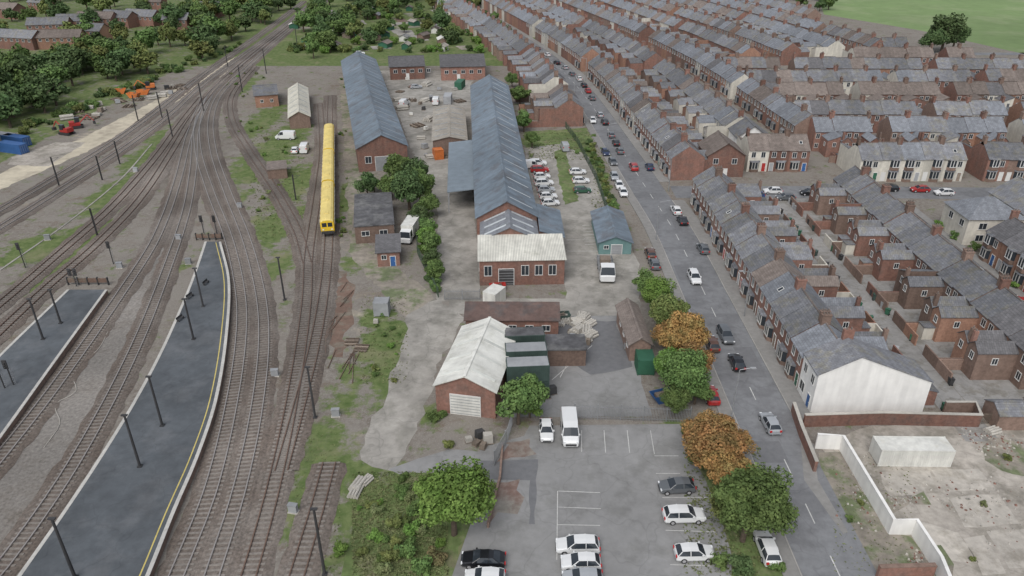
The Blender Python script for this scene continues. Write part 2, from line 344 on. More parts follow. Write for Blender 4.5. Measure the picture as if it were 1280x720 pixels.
# ------------------------------------------------------------ main street and roads
MSW=[(33.6,-60),(33.5,20),(33.5,70),(33.4,110),(33.2,140),(31.6,162),(29.2,195),(24.2,255),(17.6,300),(4,357),(-17,432),(-42,520),(-80,640)]
MS=resample(smooth(MSW,4),3)
strip('road',MS,-4.0,4.0,.03,asphalt,'grey asphalt main street between terraces')
strip('pavement',[p for p in MS if 78<p.y<158],4.0,6.6,0,pave,'paved footway beside the terrace fronts',z1=.14)
strip('pavement',[p for p in MS if p.y>168],4.0,6.6,0,pave,'paved footway beside the terrace fronts',z1=.14)
strip('pavement',[p for p in MS if p.y>50],-5.8,-4.0,0,pave,'narrow footway beside the yard hedge',z1=.14)
strip('kerb',[p for p in MS if 78<p.y<157],3.86,3.99,0,kerb_m,'pale stone kerb',z1=.155)
strip('kerb',[p for p in MS if 50<p.y<300],-3.99,-3.86,0,kerb_m,'pale stone kerb',z1=.155)
poly('road_mouth',[(995,585),(1018,600),(1045,640),(1075,690),(1110,760),(1000,760)],.034,asphalt,'asphalt lay-by at the lot entrance')
poly('pavement_corner',[(1000,545),(1018,556),(1022,600),(1060,665),(1054,668),(1012,610),(1005,600)],.05,pave,'curving kerb edge at lot entrance')
for (y0,y1,a,b_) in [(88,96,.4,3.2),(118,124,-3.4,-.6),(140,152,.2,1.6),(70,74,-2.8,.5),(178,190,-3,-1),(105,106.2,-3.9,3.9),(131,132,-3.9,3.9)]:
    strip('tarmac_patch',resample([Vector((33.45+((y0-140)*-.06 if y0>140 else 0),y0)),Vector((33.45+((y1-140)*-.07 if y0>140 else 0),y1))],1),a,b_,.034,asph_new,'darker tarmac repair in the street')
mb=MB()
fine=resample(MS,1.5)
for i in range(0,len(fine)-3,5):
    if fine[i].y>420: break
    strip_into(mb,fine[i:i+3],-.06,.06,.042)
struct('road_marking',mb.mesh('road_marking',[paint_w]),'dashed white centre line')
SS=[Vector((37.2,162)),Vector((80,162)),Vector((110,161)),Vector((180,160)),Vector((260,158))]
strip('road',SS,-3.8,3.8,.022,asphalt,'side street between the terraces')
S2=resample([Vector((83.7,40)),Vector((83.5,165))],5)
strip('road',S2,-3.5,3.5,.026,asphalt,'residential street lined with parked cars')
strip('pavement',[p for p in S2 if p.y<156],-5.2,-3.5,0,pave,'narrow paved footway',z1=.13)
strip('pavement',[p for p in S2 if p.y<156],3.5,5.2,0,pave,'narrow paved footway',z1=.13)
AL=resample([Vector((59.9,74)),Vector((59.9,158.6))],5)
strip('alley',AL,-2.2,2.2,.018,alley_m,'concrete back alley between terraces')
poly('yard_paving',[(47,81),(57.4,81),(57.4,158),(47,158)],.010,alley_m,'paved back yards',world=True)
poly('yard_paving',[(62.2,78),(72,78),(72,158),(62.2,158)],.010,alley_m,'paved back yards',world=True)
for y in (204.5,244.5,284.5,324): strip('road',[Vector((78,y)),Vector((260,y))],-2.8,2.8,.02,asphalt,'narrow terrace street')
for off in (42.5,82.5,122.5):
    pts=[p+n*off for p,n in zip(MS,normals(MS))]
    strip('road',[p for p in pts if 196<p.y<520],-2.8,2.8,.024,asphalt,'narrow terrace street')

# ------------------------------------------------------------ surfaces of yard, car park, lot
poly('car_park',[(600,560),(655,545),(662,532),(850,530),(878,590),(905,660),(925,730),(935,800),(540,800),(565,720),(590,650)],.012,asph_park,'worn grey asphalt car park')
poly('worn_tarmac',[(603,605),(650,600),(655,640),(606,650)],.02,redasph,'reddish worn tarmac patch',jit=.9)
poly('worn_tarmac',[(632,548),(668,545),(672,572),(622,575)],.02,redasph,'reddish worn tarmac patch',jit=.9)
poly('tarmac_patch',[(600,576),(672,574),(668,655),(662,655),(662,600),(600,600)],.016,asph_new,'darker tarmac drive into the car park',jit=.1)
poly('tarmac_patch',[(486,586),(560,562),(605,565),(603,590),(500,592)],.014,asph_park,'tarmac drive between yard and car park',jit=.15)
poly('yard_track',[(505,395),(548,374),(582,398),(548,455),(530,520),(512,560),(486,592),(447,578),(455,545),(480,500),(497,450),(508,420)],.010,conc,'pale concrete track through the yard',jit=.5)
poly('yard_track',[(424,95),(438,95),(446,180),(452,215),(440,290),(490,330),(545,372),(505,398),(465,350),(436,320),(432,220)],.008,dirt,'gravelly yard track beside the yellow train',jit=.5)
poly('yard_track',[(545,215),(592,250),(602,372),(548,378),(540,330),(548,290)],.016,conc,'concrete strip beside the long warehouse',jit=.25)
poly('yard_surface',[(475,88),(590,88),(592,250),(545,250),(520,200),(500,150)],.006,conc,'stained concrete storage yard',jit=.5)
poly('yard_surface',[(655,185),(700,180),(735,195),(765,262),(800,330),(800,378),(708,378),(700,290),(672,262)],.014,conc,'stained concrete parking yard',jit=.3)
poly('grass_strip',[(692,190),(706,186),(724,252),(706,256)],.02,lawn,'grass strip between parked cars',jit=.3)
poly('yard_surface',[(560,372),(800,374),(800,400),(700,400),(560,392)],.018,conc,'stained concrete cross road in the yard',jit=.2)
poly('yard_surface',[(634,395),(780,395),(800,470),(815,520),(630,522)],.022,asph_park,'patched asphalt service yard',jit=.2)
poly('tarmac_patch',[(692,400),(770,402),(790,460),(740,470),(700,440)],.026,asph_new,'darker tarmac repair in the yard',jit=.3)
poly('grass_verge',[(500,590),(560,575),(600,590),(590,650),(565,720),(540,800),(440,800),(435,720),(450,640)],.005,lawn,'rough grass and weeds verge',jit=.8)
poly('grass_verge',[(850,530),(880,530),(985,720),(1040,800),(935,800),(905,660)],.016,lawn,'weedy grass bank beside the street',jit=.4)
poly('grass_verge',[(655,165),(735,160),(765,262),(740,250),(715,190),(655,190)],.010,lawn,'long grass behind the parked cars',jit=.5)
poly('concrete_lot',[(1030,560),(1075,535),(1290,515),(1420,520),(1500,800),(1240,800),(1160,700),(1085,655)],.012,conc_pink,'cleared concrete lot with worn slabs',jit=.3)
for sp_ in ([(1100,590),(1160,588),(1175,615),(1110,620)],[(1165,588),(1225,586),(1245,612),(1180,615)],[(1185,622),(1248,618),(1275,655),(1205,660)],[(1140,650),(1195,665),(1225,705),(1180,700)],[(1235,665),(1290,660),(1320,710),(1262,712)],[(1205,672),(1228,668),(1258,716),(1230,720)]):
    poly('concrete_slab',sp_,.018,slab_m,'paler worn concrete slab on the lot',jit=.18)
poly('dirt_patch',[(1020,565),(1050,565),(1110,665),(1140,668),(1170,720),(1090,720),(1040,640)],.016,dirt,'weedy dirt beside the white wall',jit=.3)
poly('dirt_patch',[(1225,555),(1262,548),(1290,562),(1290,600),(1250,590)],.022,dirt,'weedy patch on the lot',jit=.9)
poly('dirt_patch',[(1100,622),(1150,618),(1165,632),(1120,640)],.022,dirt,'weedy patch on the lot',jit=.7)
poly('dirt_patch',[(1150,690),(1175,680),(1200,710),(1185,730)],.022,dirt,'weedy patch on the lot',jit=.8)
poly('sand_strip',[(-60,246),(40,198),(100,174),(180,133),(250,95),(310,63),(352,35),(358,42),(318,73),(253,108),(188,147),(108,190),(55,213),(-60,264)],.012,sand,'pale sandy haul strip beside the tracks',jit=.4)
poly('sand_strip',[(15,196),(70,178),(108,178),(60,208),(10,206)],.016,conc_pink,'pale concrete slab in the works compound',jit=.3)
poly('rusty_ground',[(424,340),(438,340),(440,400),(428,445),(412,445),(418,400)],.010,rust_dirt,'rust coloured ground with old sleepers',jit=.8)
poly('field',[(1030,18),(1150,38),(1300,72),(1500,98),(1700,-60),(1000,-70)],.02,field_m,'green playing field')
poly('ballast_ground',[(150,375),(196,300),(222,240),(232,262),(208,335),(168,440),(90,575),(0,705),(-80,800),(-80,690),(0,592),(70,500)],.006,greyb,'bare grey ballast strip between platforms',jit=.4)
for i in range(30):   # allotment plots
    c=P(R.uniform(365,600),R.uniform(14,62)); a=R.choice([.3,.35,1.87]); w_,l_=R.uniform(4,8),R.uniform(8,16); ca,sa=math.cos(a),math.sin(a)
    poly('garden_plot',[(c.x+x*ca-y*sa,c.y+x*sa+y*ca) for x,y in ((-w_/2,-l_/2),(w_/2,-l_/2),(w_/2,l_/2),(-w_/2,l_/2))],.01+.004*i,R.choice([dirt,rust_dirt,lawn,conc,dirt]),'cultivated allotment plot',jit=.3,world=True)
mb=MB()
def line(p,q,wd=.1,z=.03):
    a=P(*p); b_=P(*q); d=(b_-a).normalized(); n=Vector((d.y,-d.x))*wd/2
    mb.add([(a.x-n.x,a.y-n.y,z),(a.x+n.x,a.y+n.y,z),(b_.x+n.x,b_.y+n.y,z),(b_.x-n.x,b_.y-n.y,z)],[(0,1,2,3)])
for p,q in [((698,614),(750,616)),((698,634),(751,636)),((697,656),(750,657)),((697,678),(750,680)),((697,614),(696,700)),
            ((727,538),(727,565)),((755,538),(757,566)),((784,538),(787,566)),((813,538),(818,568)),
            ((818,570),(848,570)),((820,592),(850,592)),((828,622),(885,622)),((832,663),(895,665)),((838,706),(905,708))]:
    line(p,q,.085)
struct('parking_bay_marking',mb.mesh('parking_bay_marking',[paint_w]),'white parking bay lines')
mb=MB()
for i in range(7): line((728+i*.5,282+i*4),(744+i*.5,281+i*4),.12)
line((690,475),(740,432),.1); line((700,472),(714,446),.1); line((708,300),(762,300),.12); line((709,314),(765,314),.12)
struct('yard_marking',mb.mesh('yard_marking',[paint_w]),'faded white yard markings')

# ------------------------------------------------------------ windows / doors
_wc={}
def win_mesh(w,h,mull=1):
    k=(round(w,2),round(h,2),mull)
    if k in _wc: return _wc[k]
    mb=MB(); f=.08; d=.07
    mb.box(-w/2,w/2,-d,0,h/2-f,h/2); mb.box(-w/2,w/2,-d-.04,0,-h/2,-h/2+f)
    mb.box(-w/2,-w/2+f,-d,0,-h/2+f,h/2-f); mb.box(w/2-f,w/2,-d,0,-h/2+f,h/2-f)
    for i in range(mull):
        x=-w/2+w*(i+1)/(mull+1); mb.box(x-.03,x+.03,-d+.01,0,-h/2+f,h/2-f)
    mb.add([(-w/2+f,-.03,-h/2+f),(w/2-f,-.03,-h/2+f),(w/2-f,-.03,h/2-f),(-w/2+f,-.03,h/2-f)],[(0,1,2,3)],1)
    _wc[k]=mb.mesh('window',[frame_w,glass]); return _wc[k]
_dc={}
def door_mesh(w,h,mat,fr=frame_w,ribs=0):
    k=(w,h,mat.name,ribs)
    if k in _dc: return _dc[k]
    mb=MB(); f=.1
    mb.box(-w/2-f,-w/2,-.08,0,0,h+f,1); mb.box(w/2,w/2+f,-.08,0,0,h+f,1); mb.box(-w/2,w/2,-.08,0,h,h+f,1)
    mb.box(-w/2,w/2,-.04,0,0,h,0)
    for i in range(ribs):
        z=h*(i+.5)/ribs; mb.box(-w/2,w/2,-.06,-.04,z-.04,z+.04,2)
    if not ribs: mb.box(w*.3,w*.38,-.09,-.04,h*.48,h*.52,1)
    _dc[k]=mb.mesh('door',[mat,fr,steel_g]); return _dc[k]

# ------------------------------------------------------------ generic building
def bld(name,label,cat,A,B,C,eave,ridge,wallm,roofm,kind='gable',over=.35,wins=(),doors=(),lights=None,world=None,group=None):
    if world: (ox,oy),rot,wid,ln=world; rot=math.radians(rot)
    else:
        a=P(*A,eave); b_=P(*B,eave); c=P(*C,eave)
        yv=(c-a).normalized(); xv=Vector((yv.y,-yv.x)); wid=(b_-a).dot(xv); ln=(c-a).length
        rot=math.atan2(yv.y,yv.x)-math.pi/2; ox,oy=a
    T=thing(name,label,cat,(ox,oy,0),rot,group)
    W=MB(); Rf=MB(); o=over; t=.14
    def prism(z00,z10,z11,z01):
        vs=[(0,0,0),(wid,0,0),(wid,ln,0),(0,ln,0),(0,0,z00),(wid,0,z10),(wid,ln,z11),(0,ln,z01)]
        W.add(vs,[(0,1,5,4),(1,2,6,5),(2,3,7,6),(3,0,4,7)])
    if kind=='gable':
        W.add([(0,0,0),(wid,0,0),(wid,ln,0),(0,ln,0),(0,0,eave),(wid,0,eave),(wid,ln,eave),(0,ln,eave),(wid/2,0,ridge),(wid/2,ln,ridge)],
              [(0,1,5,8,4),(1,2,6,5),(2,3,7,9,6),(3,0,4,7)])
        k=(ridge-eave)/(wid/2)*o; up=.16
        Rf.slab((-o,-o,eave-k+up),(wid/2,-o,ridge+up),(wid/2,ln+o,ridge+up),(-o,ln+o,eave-k+up),t)
        Rf.slab((wid/2,-o,ridge+up),(wid+o,-o,eave-k+up),(wid+o,ln+o,eave-k+up),(wid/2,ln+o,ridge+up),t)
        Rf.box(wid/2-.2,wid/2+.2,-o,ln+o,ridge+up-.02,ridge+up+.06)
    elif kind=='gablex':
        W.add([(0,0,0),(wid,0,0),(wid,ln,0),(0,ln,0),(0,0,eave),(wid,0,eave),(wid,ln,eave),(0,ln,eave),(0,ln/2,ridge),(wid,ln/2,ridge)],
              [(0,1,5,4),(1,2,6,9,5),(2,3,7,6),(3,0,4,8,7)])
        k=(ridge-eave)/(ln/2)*o; up=.16
        Rf.slab((-o,-o,eave-k+up),(wid+o,-o,eave-k+up),(wid+o,ln/2,ridge+up),(-o,ln/2,ridge+up),t)
        Rf.slab((-o,ln/2,ridge+up),(wid+o,ln/2,ridge+up),(wid+o,ln+o,eave-k+up),(-o,ln+o,eave-k+up),t)
        Rf.box(-o,wid+o,ln/2-.15,ln/2+.15,ridge+up-.02,ridge+up+.06)
    elif kind=='monoy':
        prism(eave,eave,ridge,ridge); up=.16
        Rf.slab((-o,-o,eave+up-.05),(wid+o,-o,eave+up-.05),(wid+o,ln+.02,ridge+up),(-o,ln+.02,ridge+up),t)
    elif kind=='monox':
        prism(ridge,eave,eave,ridge); up=.16
        Rf.slab((0.02,-o,ridge+up),(wid+o,-o,eave+up-.05),(wid+o,ln+o,eave+up-.05),(0.02,ln+o,ridge+up),t)
    elif kind=='flat':
        prism(eave,eave,eave,eave)
        Rf.box(-.15,wid+.15,-.15,ln+.15,eave+.003,eave+.22)
    elif kind=='canopy':
        Rf.slab((0,0,eave),(wid,0,ridge),(wid,ln,ridge),(0,ln,eave),.18)
        n=int(ln/5)
        for i in range(n+1):
            q=MB(); y=.3+(ln-.6)*i/n; q.box(.1,.3,y-.1,y+.1,0,eave-.19); part('post',q.mesh('post',[steel_g]),T)
        for x,zz in ((.2,eave),(wid/2,(eave+ridge)/2)):
            q=MB(); q.box(x-.08,x+.08,.3,ln-.3,zz-.45,zz-.19); part('beam',q.mesh('beam',[steel_g]),T)
    elif kind=='catslide':
        re=5.0; xr=5.0
        W.add([(0,0,0),(wid,0,0),(wid,ln,0),(0,ln,0),(0,0,eave),(wid,0,re),(wid,ln,re),(0,ln,eave),(xr,0,ridge),(xr,ln,ridge)],
              [(0,1,5,8,4),(1,2,6,5),(2,3,7,9,6),(3,0,4,7)]); up=.16
        Rf.slab((-.25,-.12,eave+up-.15),(xr,-.12,ridge+up),(xr,ln,ridge+up),(-.25,ln,eave+up-.15),t)
        Rf.slab((xr,-.12,ridge+up),(wid+.2,-.12,re+up-.05),(wid+.2,ln,re+up-.05),(xr,ln,ridge+up),t)
    elif kind=='hip':
        prism(eave,eave,eave,eave); up=.05; i=min(wid,ln)/2
        if ln>=wid: r0=(wid/2,i,ridge); r1=(wid/2,ln-i,ridge)
        else: r0=(i,ln/2,ridge); r1=(wid-i,ln/2,ridge)
        vs=[(-o,-o,eave+up),(wid+o,-o,eave+up),(wid+o,ln+o,eave+up),(-o,ln+o,eave+up),r0,r1]
        Rf.add(vs,[(0,1,4),(1,2,5,4),(2,3,5),(3,0,4,5)] if ln>=wid else [(0,1,5,4),(1,2,5),(2,3,4,5),(3,0,4)])
    if kind!='canopy': part('wall',W.mesh('wall',[wallm]),T)
    rf=part('roof',Rf.mesh('roof',[roofm]),T)
    for (sd,u,z,w_,h_) in wins:
        if sd=='S': loc=(u,-.003,z); r=0
        elif sd=='N': loc=(u,ln+.003,z); r=math.pi
        elif sd=='E': loc=(wid+.003,u,z); r=math.pi/2
        else: loc=(-.003,u,z); r=-math.pi/2
        part('window',win_mesh(w_,h_,2 if w_>1.6 else 1),T,loc,r)
    for (sd,u,w_,h_,mt,ribs) in doors:
        if sd=='S': loc=(u,-.003,0); r=0
        elif sd=='E': loc=(wid+.003,u,0); r=math.pi/2
        elif sd=='N': loc=(u,ln+.003,0); r=math.pi
        else: loc=(-.003,u,0); r=-math.pi/2
        part('door',door_mesh(w_,h_,mt,frame_w,ribs),T,loc,r)
    if lights and kind=='gable':
        n,side,lm,wd=lights
        for i in range(n):
            for sgn in side:
                y=ln*(i+.5)/n; q=MB()
                f0,f1=.12,.9
                xa=wid/2+sgn*wid/2*f0; xb=wid/2+sgn*wid/2*f1
                za=ridge-(ridge-eave)*f0+.2; zb=ridge-(ridge-eave)*f1+.2
                pts=[(xa,y-wd/2,za),(xb,y-wd/2,zb),(xb,y+wd/2,zb),(xa,y+wd/2,za)]
                q.slab(*(pts if sgn<0 else pts[::-1]),.05)
                part('rooflight',q.mesh('rooflight',[lm]),rf)
    return T,wid,ln
rl=pm('aged_rooflight',(0.27,0.30,0.32),.8,1.1,1,rough=.4)
rl_w=pm('pale_rooflight',(0.42,0.45,0.46),.9,1.1,1,rough=.4)
rl_g=pm('grey_rooflight',(0.56,0.57,0.53),.9,1.1,1,rough=.4)

bld('warehouse','long brick warehouse with blue-grey metal roof','warehouse',(446,186),(508,180),(427,76),6,9,brick,metal_roof,
    wins=[('S',2.5,3,1.6,1.8),('S',9,3,1.6,1.8)]+[('E',4+i*6,3.2,2,1.6) for i in range(14)],doors=[('S',5.8,3.2,3.6,grey_p,5)],lights=(20,(1,),rl,.28))
bld('warehouse','very long brick warehouse with ribbed blue-grey roof','warehouse',(596,272),(671,270),(589,107),6.2,9.4,brick,metal_roof,
    wins=[('E',4+i*6,3.4,2,1.6) for i in range(16)]+[('W',30+i*6,3.4,2,1.6) for i in range(10)],lights=(19,(1,),rl_w,.26))
bld('loading_canopy','open sided blue-grey metal canopy beside warehouse','canopy',(559,240),(595,242),(561,178),4.9,5.5,metal_roof_x,metal_roof_x,kind='canopy')
bld('brick_workshop','red brick workshop front with white ribbed roof','workshop',(599,326),(706,324),(599,302),4.9,6.1,brick,cream_roof,kind='monoy',over=.3,
    wins=[('S',1.5,2.9,1.4,2.0),('S',8.0,2.9,1.4,2.0),('S',10.4,2.9,1.4,2.0),('S',12.8,2.9,1.4,2.0),('W',2.5,2.8,1.4,1.8),('E',2.5,2.8,1.4,1.8)],
    doors=[('S',4.7,2.6,3.2,steel_dk,6)])
bld('link_building','small brick link with grey hipped roof','building',(602,300),(672,298),(602,275),5.2,7.6,brick,slate_b,kind='gable',lights=(3,(1,-1),rl_w,.6))
bld('lean_to','lean-to store with blue-grey roof beside warehouse','lean-to',(674,297),(704,296),(670,264),4.2,5.6,brick,metal_roof,kind='monox',wins=[('S',2,2.4,1,1)])
bld('timber_store','low brick store with dark brown sheet roof','store building',(582,400),(697,386),(584,384),3.4,4.3,brick,brown_roof,kind='monoy',over=.3,
    wins=[('S',2+i*2.6,2.0,1.3,1.1) for i in range(5)],doors=[('S',1,1,2.1,blue_p,0)])
bld('brick_garage','brick vehicle shed with bright white corrugated roof','garage',(544,481),(620,487),(579,409),4.4,6.3,brick,white_roof,kind='gable',over=.3,
    wins=[('W',3,2.4,1.2,1.3),('W',7,2.4,1.2,1.3)],doors=[('S',4.0,4.0,3.2,white_p,7)],lights=(4,(1,-1),rl_g,.5))
bld('site_office','flat dark roofed brick office','office',(443,284),(492,279),(444,244),3.6,3.6,brick2,felt,kind='flat',wins=[('S',2,2.1,1.6,1.1),('S',5.5,2.1,1.6,1.1),('E',3,2.1,1.4,1)],doors=[('E',6,1,2.1,blue_p,0)])
bld('brick_hut','small square brick hut with brown roof','hut',(471,316),(499,314),(472,298),2.9,3.6,brick,tile_dk,kind='monoy',wins=[('S',1.2,1.9,1,1)],doors=[('S',2.8,.9,2,blue_p,0)])
bld('garage_block','low grey-roofed shed with small teal front','shed',(749,303),(789,301),(740,265),2.5,3.7,teal,metal_roof,kind='gable',wins=[('S',1.4,1.5,1,.8)],doors=[('S',3.4,2,2.0,grey_p,4)])
bld('low_store','long narrow store with weathered brown roof','store building',(788,430),(812,425),(772,382),3.0,4.0,brick2,tile_br,kind='gable',wins=[('W',2+i*3,1.9,1.2,1) for i in range(3)])
bld('open_shed','wide shed with pale weathered asbestos roof','shed',(541,176),(583,174),(543,136),3.6,4.6,brick2,conc_roof,kind='gable',lights=(6,(1,-1),rl,.3))
bld('brick_hut','small red brick hut with grey roof','hut',(318,120),(347,119),(317,107),3.8,5.2,brick3,slate,kind='gablex',wins=[('S',2,2,1,1),('S',5,2,1,1)])
bld('long_shed','narrow shed with cream corrugated roof','shed',(361,147),(387,145),(361,111),3.4,5.0,brick2,cream_roof2,kind='gable',lights=(6,(1,-1),rl,.3))
bld('brick_hut','low brick hut with brown flat roof','hut',(334,213),(358,211),(334,203),2.4,2.4,brick2,tile_br,kind='flat')
bld('flat_roof_store','flat dark roofed store beside containers','store building',(684,438),(732,433),(682,420),2.8,2.8,brick2,felt,kind='flat')
for c in [((487,84),(531,84),(486,72),4.6,6.6,tile_dk),((551,84),(606,82),(550,69),4.8,7.0,tile_dk)]:
    bld('detached_house','brick house with dark tiled roof','house',c[0],c[1],c[2],c[3],c[4],brick,c[5],kind='gablex',wins=[('S',2+i*3,3,1.5,1.3) for i in range(5)],doors=[('S',6.3,1,2.1,frame_w,0)],group='houses beyond the yard')
T,a_,b_=bld('end_terrace_house','white rendered end house with long rear roof slope','house',None,None,None,6.2,8.9,render_white,slate,kind='catslide',world=((39.9,79.8),0,15.0,5.2),
    wins=[('W',1.3,4.6,1.1,1.5),('W',3.9,4.6,1.1,1.5),('W',3.9,1.7,1.6,1.6)],doors=[('W',1.3,.9,2.1,blue_p,0)])
q=MB(); q.box(4.3,5.7,4.5,5.1,8.2,10.2); q.cyl(4.7,4.8,10.2,10.55,.12,.1,6,1); q.cyl(5.3,4.8,10.2,10.55,.12,.1,6,1); part('chimney',q.mesh('chimney',[brick,tile_br]),T)

# ------------------------------------------------------------ terraced houses
HW=5.0; HD=8.0; EV=5.5; RG=8.3
def house_meshes(mir,var):
    s=-1 if mir else 1
    OD=(5.6,4.8,6.4)[var]
    def X(x): return s*x
    def bx(mb,x0,x1,*a):
        x0,x1=sorted((X(x0),X(x1))); mb.box(x0,x1,*a)
    h=HW/2-.006; W=MB()
    W.add([(-h,0,0),(h,0,0),(h,HD,0),(-h,HD,0),(-h,0,EV),(h,0,EV),(h,HD,EV),(-h,HD,EV),(-h,HD/2,RG),(h,HD/2,RG)],[(0,1,5,4),(1,2,6,9,5),(2,3,7,6),(3,0,4,8,7)])
    xi=.2 if var!=1 else .7
    x0,x1=sorted((X(-h),X(xi))); xm=(x0+x1)/2; y1=HD+OD; e=(4.4,4.4,3.0)[var]; r=e+1.15
    Rf=MB(); o=.25; k=(RG-EV)/(HD/2)*o; up=.13
    if var!=1:
        W.add([(x0,HD,0),(x1,HD,0),(x1,y1,0),(x0,y1,0),(x0,HD,e),(x1,HD,e),(x1,y1,e),(x0,y1,e),(xm,HD,r),(xm,y1,r)],[(1,2,6,5),(2,3,7,9,6),(3,0,4,7)])
    else:
        za,zb=(e,e+1.3) if s<0 else (e+1.3,e)
        W.add([(x0,HD,0),(x1,HD,0),(x1,y1,0),(x0,y1,0),(x0,HD,za),(x1,HD,zb),(x1,y1,zb),(x0,y1,za)],[(1,2,6,5),(2,3,7,6),(3,0,4,7)])
    wall=W.mesh('wall',[brick])
    Rf.slab((-h,-o,EV-k+up),(h,-o,EV-k+up),(h,HD/2,RG+up),(-h,HD/2,RG+up),.12)
    Rf.slab((-h,HD/2,RG+up),(h,HD/2,RG+up),(h,HD+o,EV-k+up),(-h,HD+o,EV-k+up),.12)
    Rf.box(-h,h,HD/2-.12,HD/2+.12,RG+up-.02,RG+up+.07,1)
    if var!=1:
        k2=.07
        ya=HD-1.0 if e>4 else HD; yb_=HD-2.2 if e>4 else HD
        Rf.slab((x0-.12,ya,e-k2+.1),(xm,yb_,r+.1),(xm,y1+.15,r+.1),(x0-.12,y1+.15,e-k2+.1),.1)
        Rf.slab((xm,yb_,r+.1),(x1+.12,ya,e-k2+.1),(x1+.12,y1+.15,e-k2+.1),(xm,y1+.15,r+.1),.1)
    else:
        Rf.slab((x0-.02,HD-.4,za+.1),(x1+.02,HD-.4,zb+.1),(x1+.02,y1+.12,zb+.1),(x0-.02,y1+.12,za+.1),.1)
    roof=Rf.mesh('roof',[slate,tile_br])
    C=MB(); bx(C,-h,-h+.55,HD/2-.65,HD/2+.65,RG-.6,RG+1.25); bx(C,-h-.02,-h+.62,HD/2-.72,HD/2+.72,RG+1.25,RG+1.4)
    for yy in (-.4,0,.4): C.cyl(X(-h+.27),HD/2+yy,RG+1.4,RG+1.75,.12,.1,6,1)
    chim=C.mesh('chimney',[brick,tile_br])
    C=MB(); top=r+1.1; bx(C,-h+.1,-h+.6,y1-.6,y1-.02,e-.2,top); C.cyl(X(-h+.35),y1-.3,top,top+.3,.11,.1,6,1)
    chim2=C.mesh('chimney',[brick,tile_br])
    Yw=MB(); hh=1.8; yb=HD+9.2
    bx(Yw,-h,-h+.22,y1+.01,yb,0,hh); bx(Yw,-h+.221,h-1.2,yb-.22,yb,0,hh)
    yard=Yw.mesh('yard_wall',[brick])
    # ground floor yard store behind the wing
    So=MB(); bx(So,-h+.25,-h+2.0,y1+.01,y1+1.7,0,2.1); bx(So,-h+.15,-h+2.1,y1+.01,y1+1.8,2.105,2.25,1)
    store=So.mesh('yard_store',[brick2,slate])
    By=MB(); xc=X(-.75)
    def hexa(z0,z1,mi): By.add([(xc-1.15,-.002,z0),(xc-.7,-.6,z0),(xc+.7,-.6,z0),(xc+1.15,-.002,z0),(xc-1.15,-.002,z1),(xc-.7,-.6,z1),(xc+.7,-.6,z1),(xc+1.15,-.002,z1)],[(0,1,5,4),(1,2,6,5),(2,3,7,6)],mi)
    hexa(0,.8,2); hexa(.8,2.5,1)
    for px_,py_ in ((-.7,-.6),(.7,-.6),(0,-.6)): By.box(xc+px_-.07,xc+px_+.07,py_-.05,py_+.05,.8,2.5,0)
    By.box(xc-.8,xc+.8,-.68,-.58,.78,.9,0)
    By.add([(xc-1.3,-.002,2.5),(xc-.8,-.72,2.5),(xc+.8,-.72,2.5),(xc+1.3,-.002,2.5),(xc-1.3,-.002,2.85),(xc-.8,-.6,2.62),(xc+.8,-.6,2.62),(xc+1.3,-.002,2.85)],[(0,1,5,4),(1,2,6,5),(2,3,7,6),(4,5,6,7)],3)
    bay=By.mesh('bay_window',[frame_o,glass,brick2,slate])
    return dict(wall=wall,roof=roof,chimney=chim,chimney2=chim2,yard=yard,bay=bay,store=store,s=s,OD=OD,xi=xi,e=e)
HM={(m_,v):house_meshes(m_,v) for m_ in (0,1) for v in (0,1,2)}
specs=[]
def row_path(path,off,face,y0,y1,row):
    pts=[p+n*off for p,n in zip(path,normals(path)) ]
    pts=[p for p in pts if y0<=p.y<=y1]
    if len(pts)<2: return
    L=sum((b-a).length for a,b in zip(pts,pts[1:])); n=int(L/HW)
    q=resample(pts,L/n-1e-6)
    gap=row.get('gaps',())
    for i,(a,b_) in enumerate(zip(q,q[1:])):
        if i in gap: continue
        c=(a+b_)/2; d=(b_-a).normalized(); nr=Vector((d.y,-d.x))
        if face=='W': rot=math.atan2(nr.y,nr.x)-math.pi/2
        else: rot=math.atan2(-nr.y,-nr.x)-math.pi/2
        specs.append((c.length,c.x,c.y,rot,i,row,(i==0)))
def row_line(x0,x1,y,face,row,skew=0):
    n=int((x1-x0)/HW)
    for i in range(n):
        if i in row.get('gaps',()): continue
        x=x0+HW*(i+.5); yy=y+skew*(x-x0); specs.append((math.hypot(x,yy),x,yy,(0 if face=='S' else math.pi)+math.atan(skew),i,row,i==0))
fineMS=resample(MS,1.0)
vert=lambda x:[Vector((x,float(v))) for v in range(60,175)]
row_path(vert(40),0,'W',85,156.5,dict(n='a',roof=slate))
row_path(vert(79),0,'E',80,156.5,dict(n='b',roof=slate))
row_path(vert(89),0,'W',102,128,dict(n='c',roof=tile_dk,wall=brick3,yard=False,bay2=True))
row_path(fineMS,6.8,'W',169,470,dict(n='d',roof=slate,gaps=(22,23,38)))
row_path(fineMS,36,'E',196,470,dict(n='e',roof=slate,gaps=(15,16,33)))
row_path(fineMS,47,'W',196,470,dict(n='f',roof=slate_b,gaps=(9,27,28)))
row_path(fineMS,77,'E',296,480,dict(n='g',roof=slate,gaps=(12,)))
row_path(fineMS,87,'W',300,490,dict(n='h',roof=slate,gaps=(8,20)))
row_path(fineMS,117,'E',310,470,dict(n='i',roof=slate_b,gaps=(14,)))
row_path(fineMS,127,'W',310,470,dict(n='j',roof=slate,gaps=(7,)))
row_path(fineMS,157,'E',330,460,dict(n='k',roof=tile_br))
row_path(fineMS,-6.8,'E',215,480,dict(n='l',roof=slate,gaps=(4,5,16)))
row_line(58,73,176,'S',dict(n='m',roof=tile_br,yard=False))
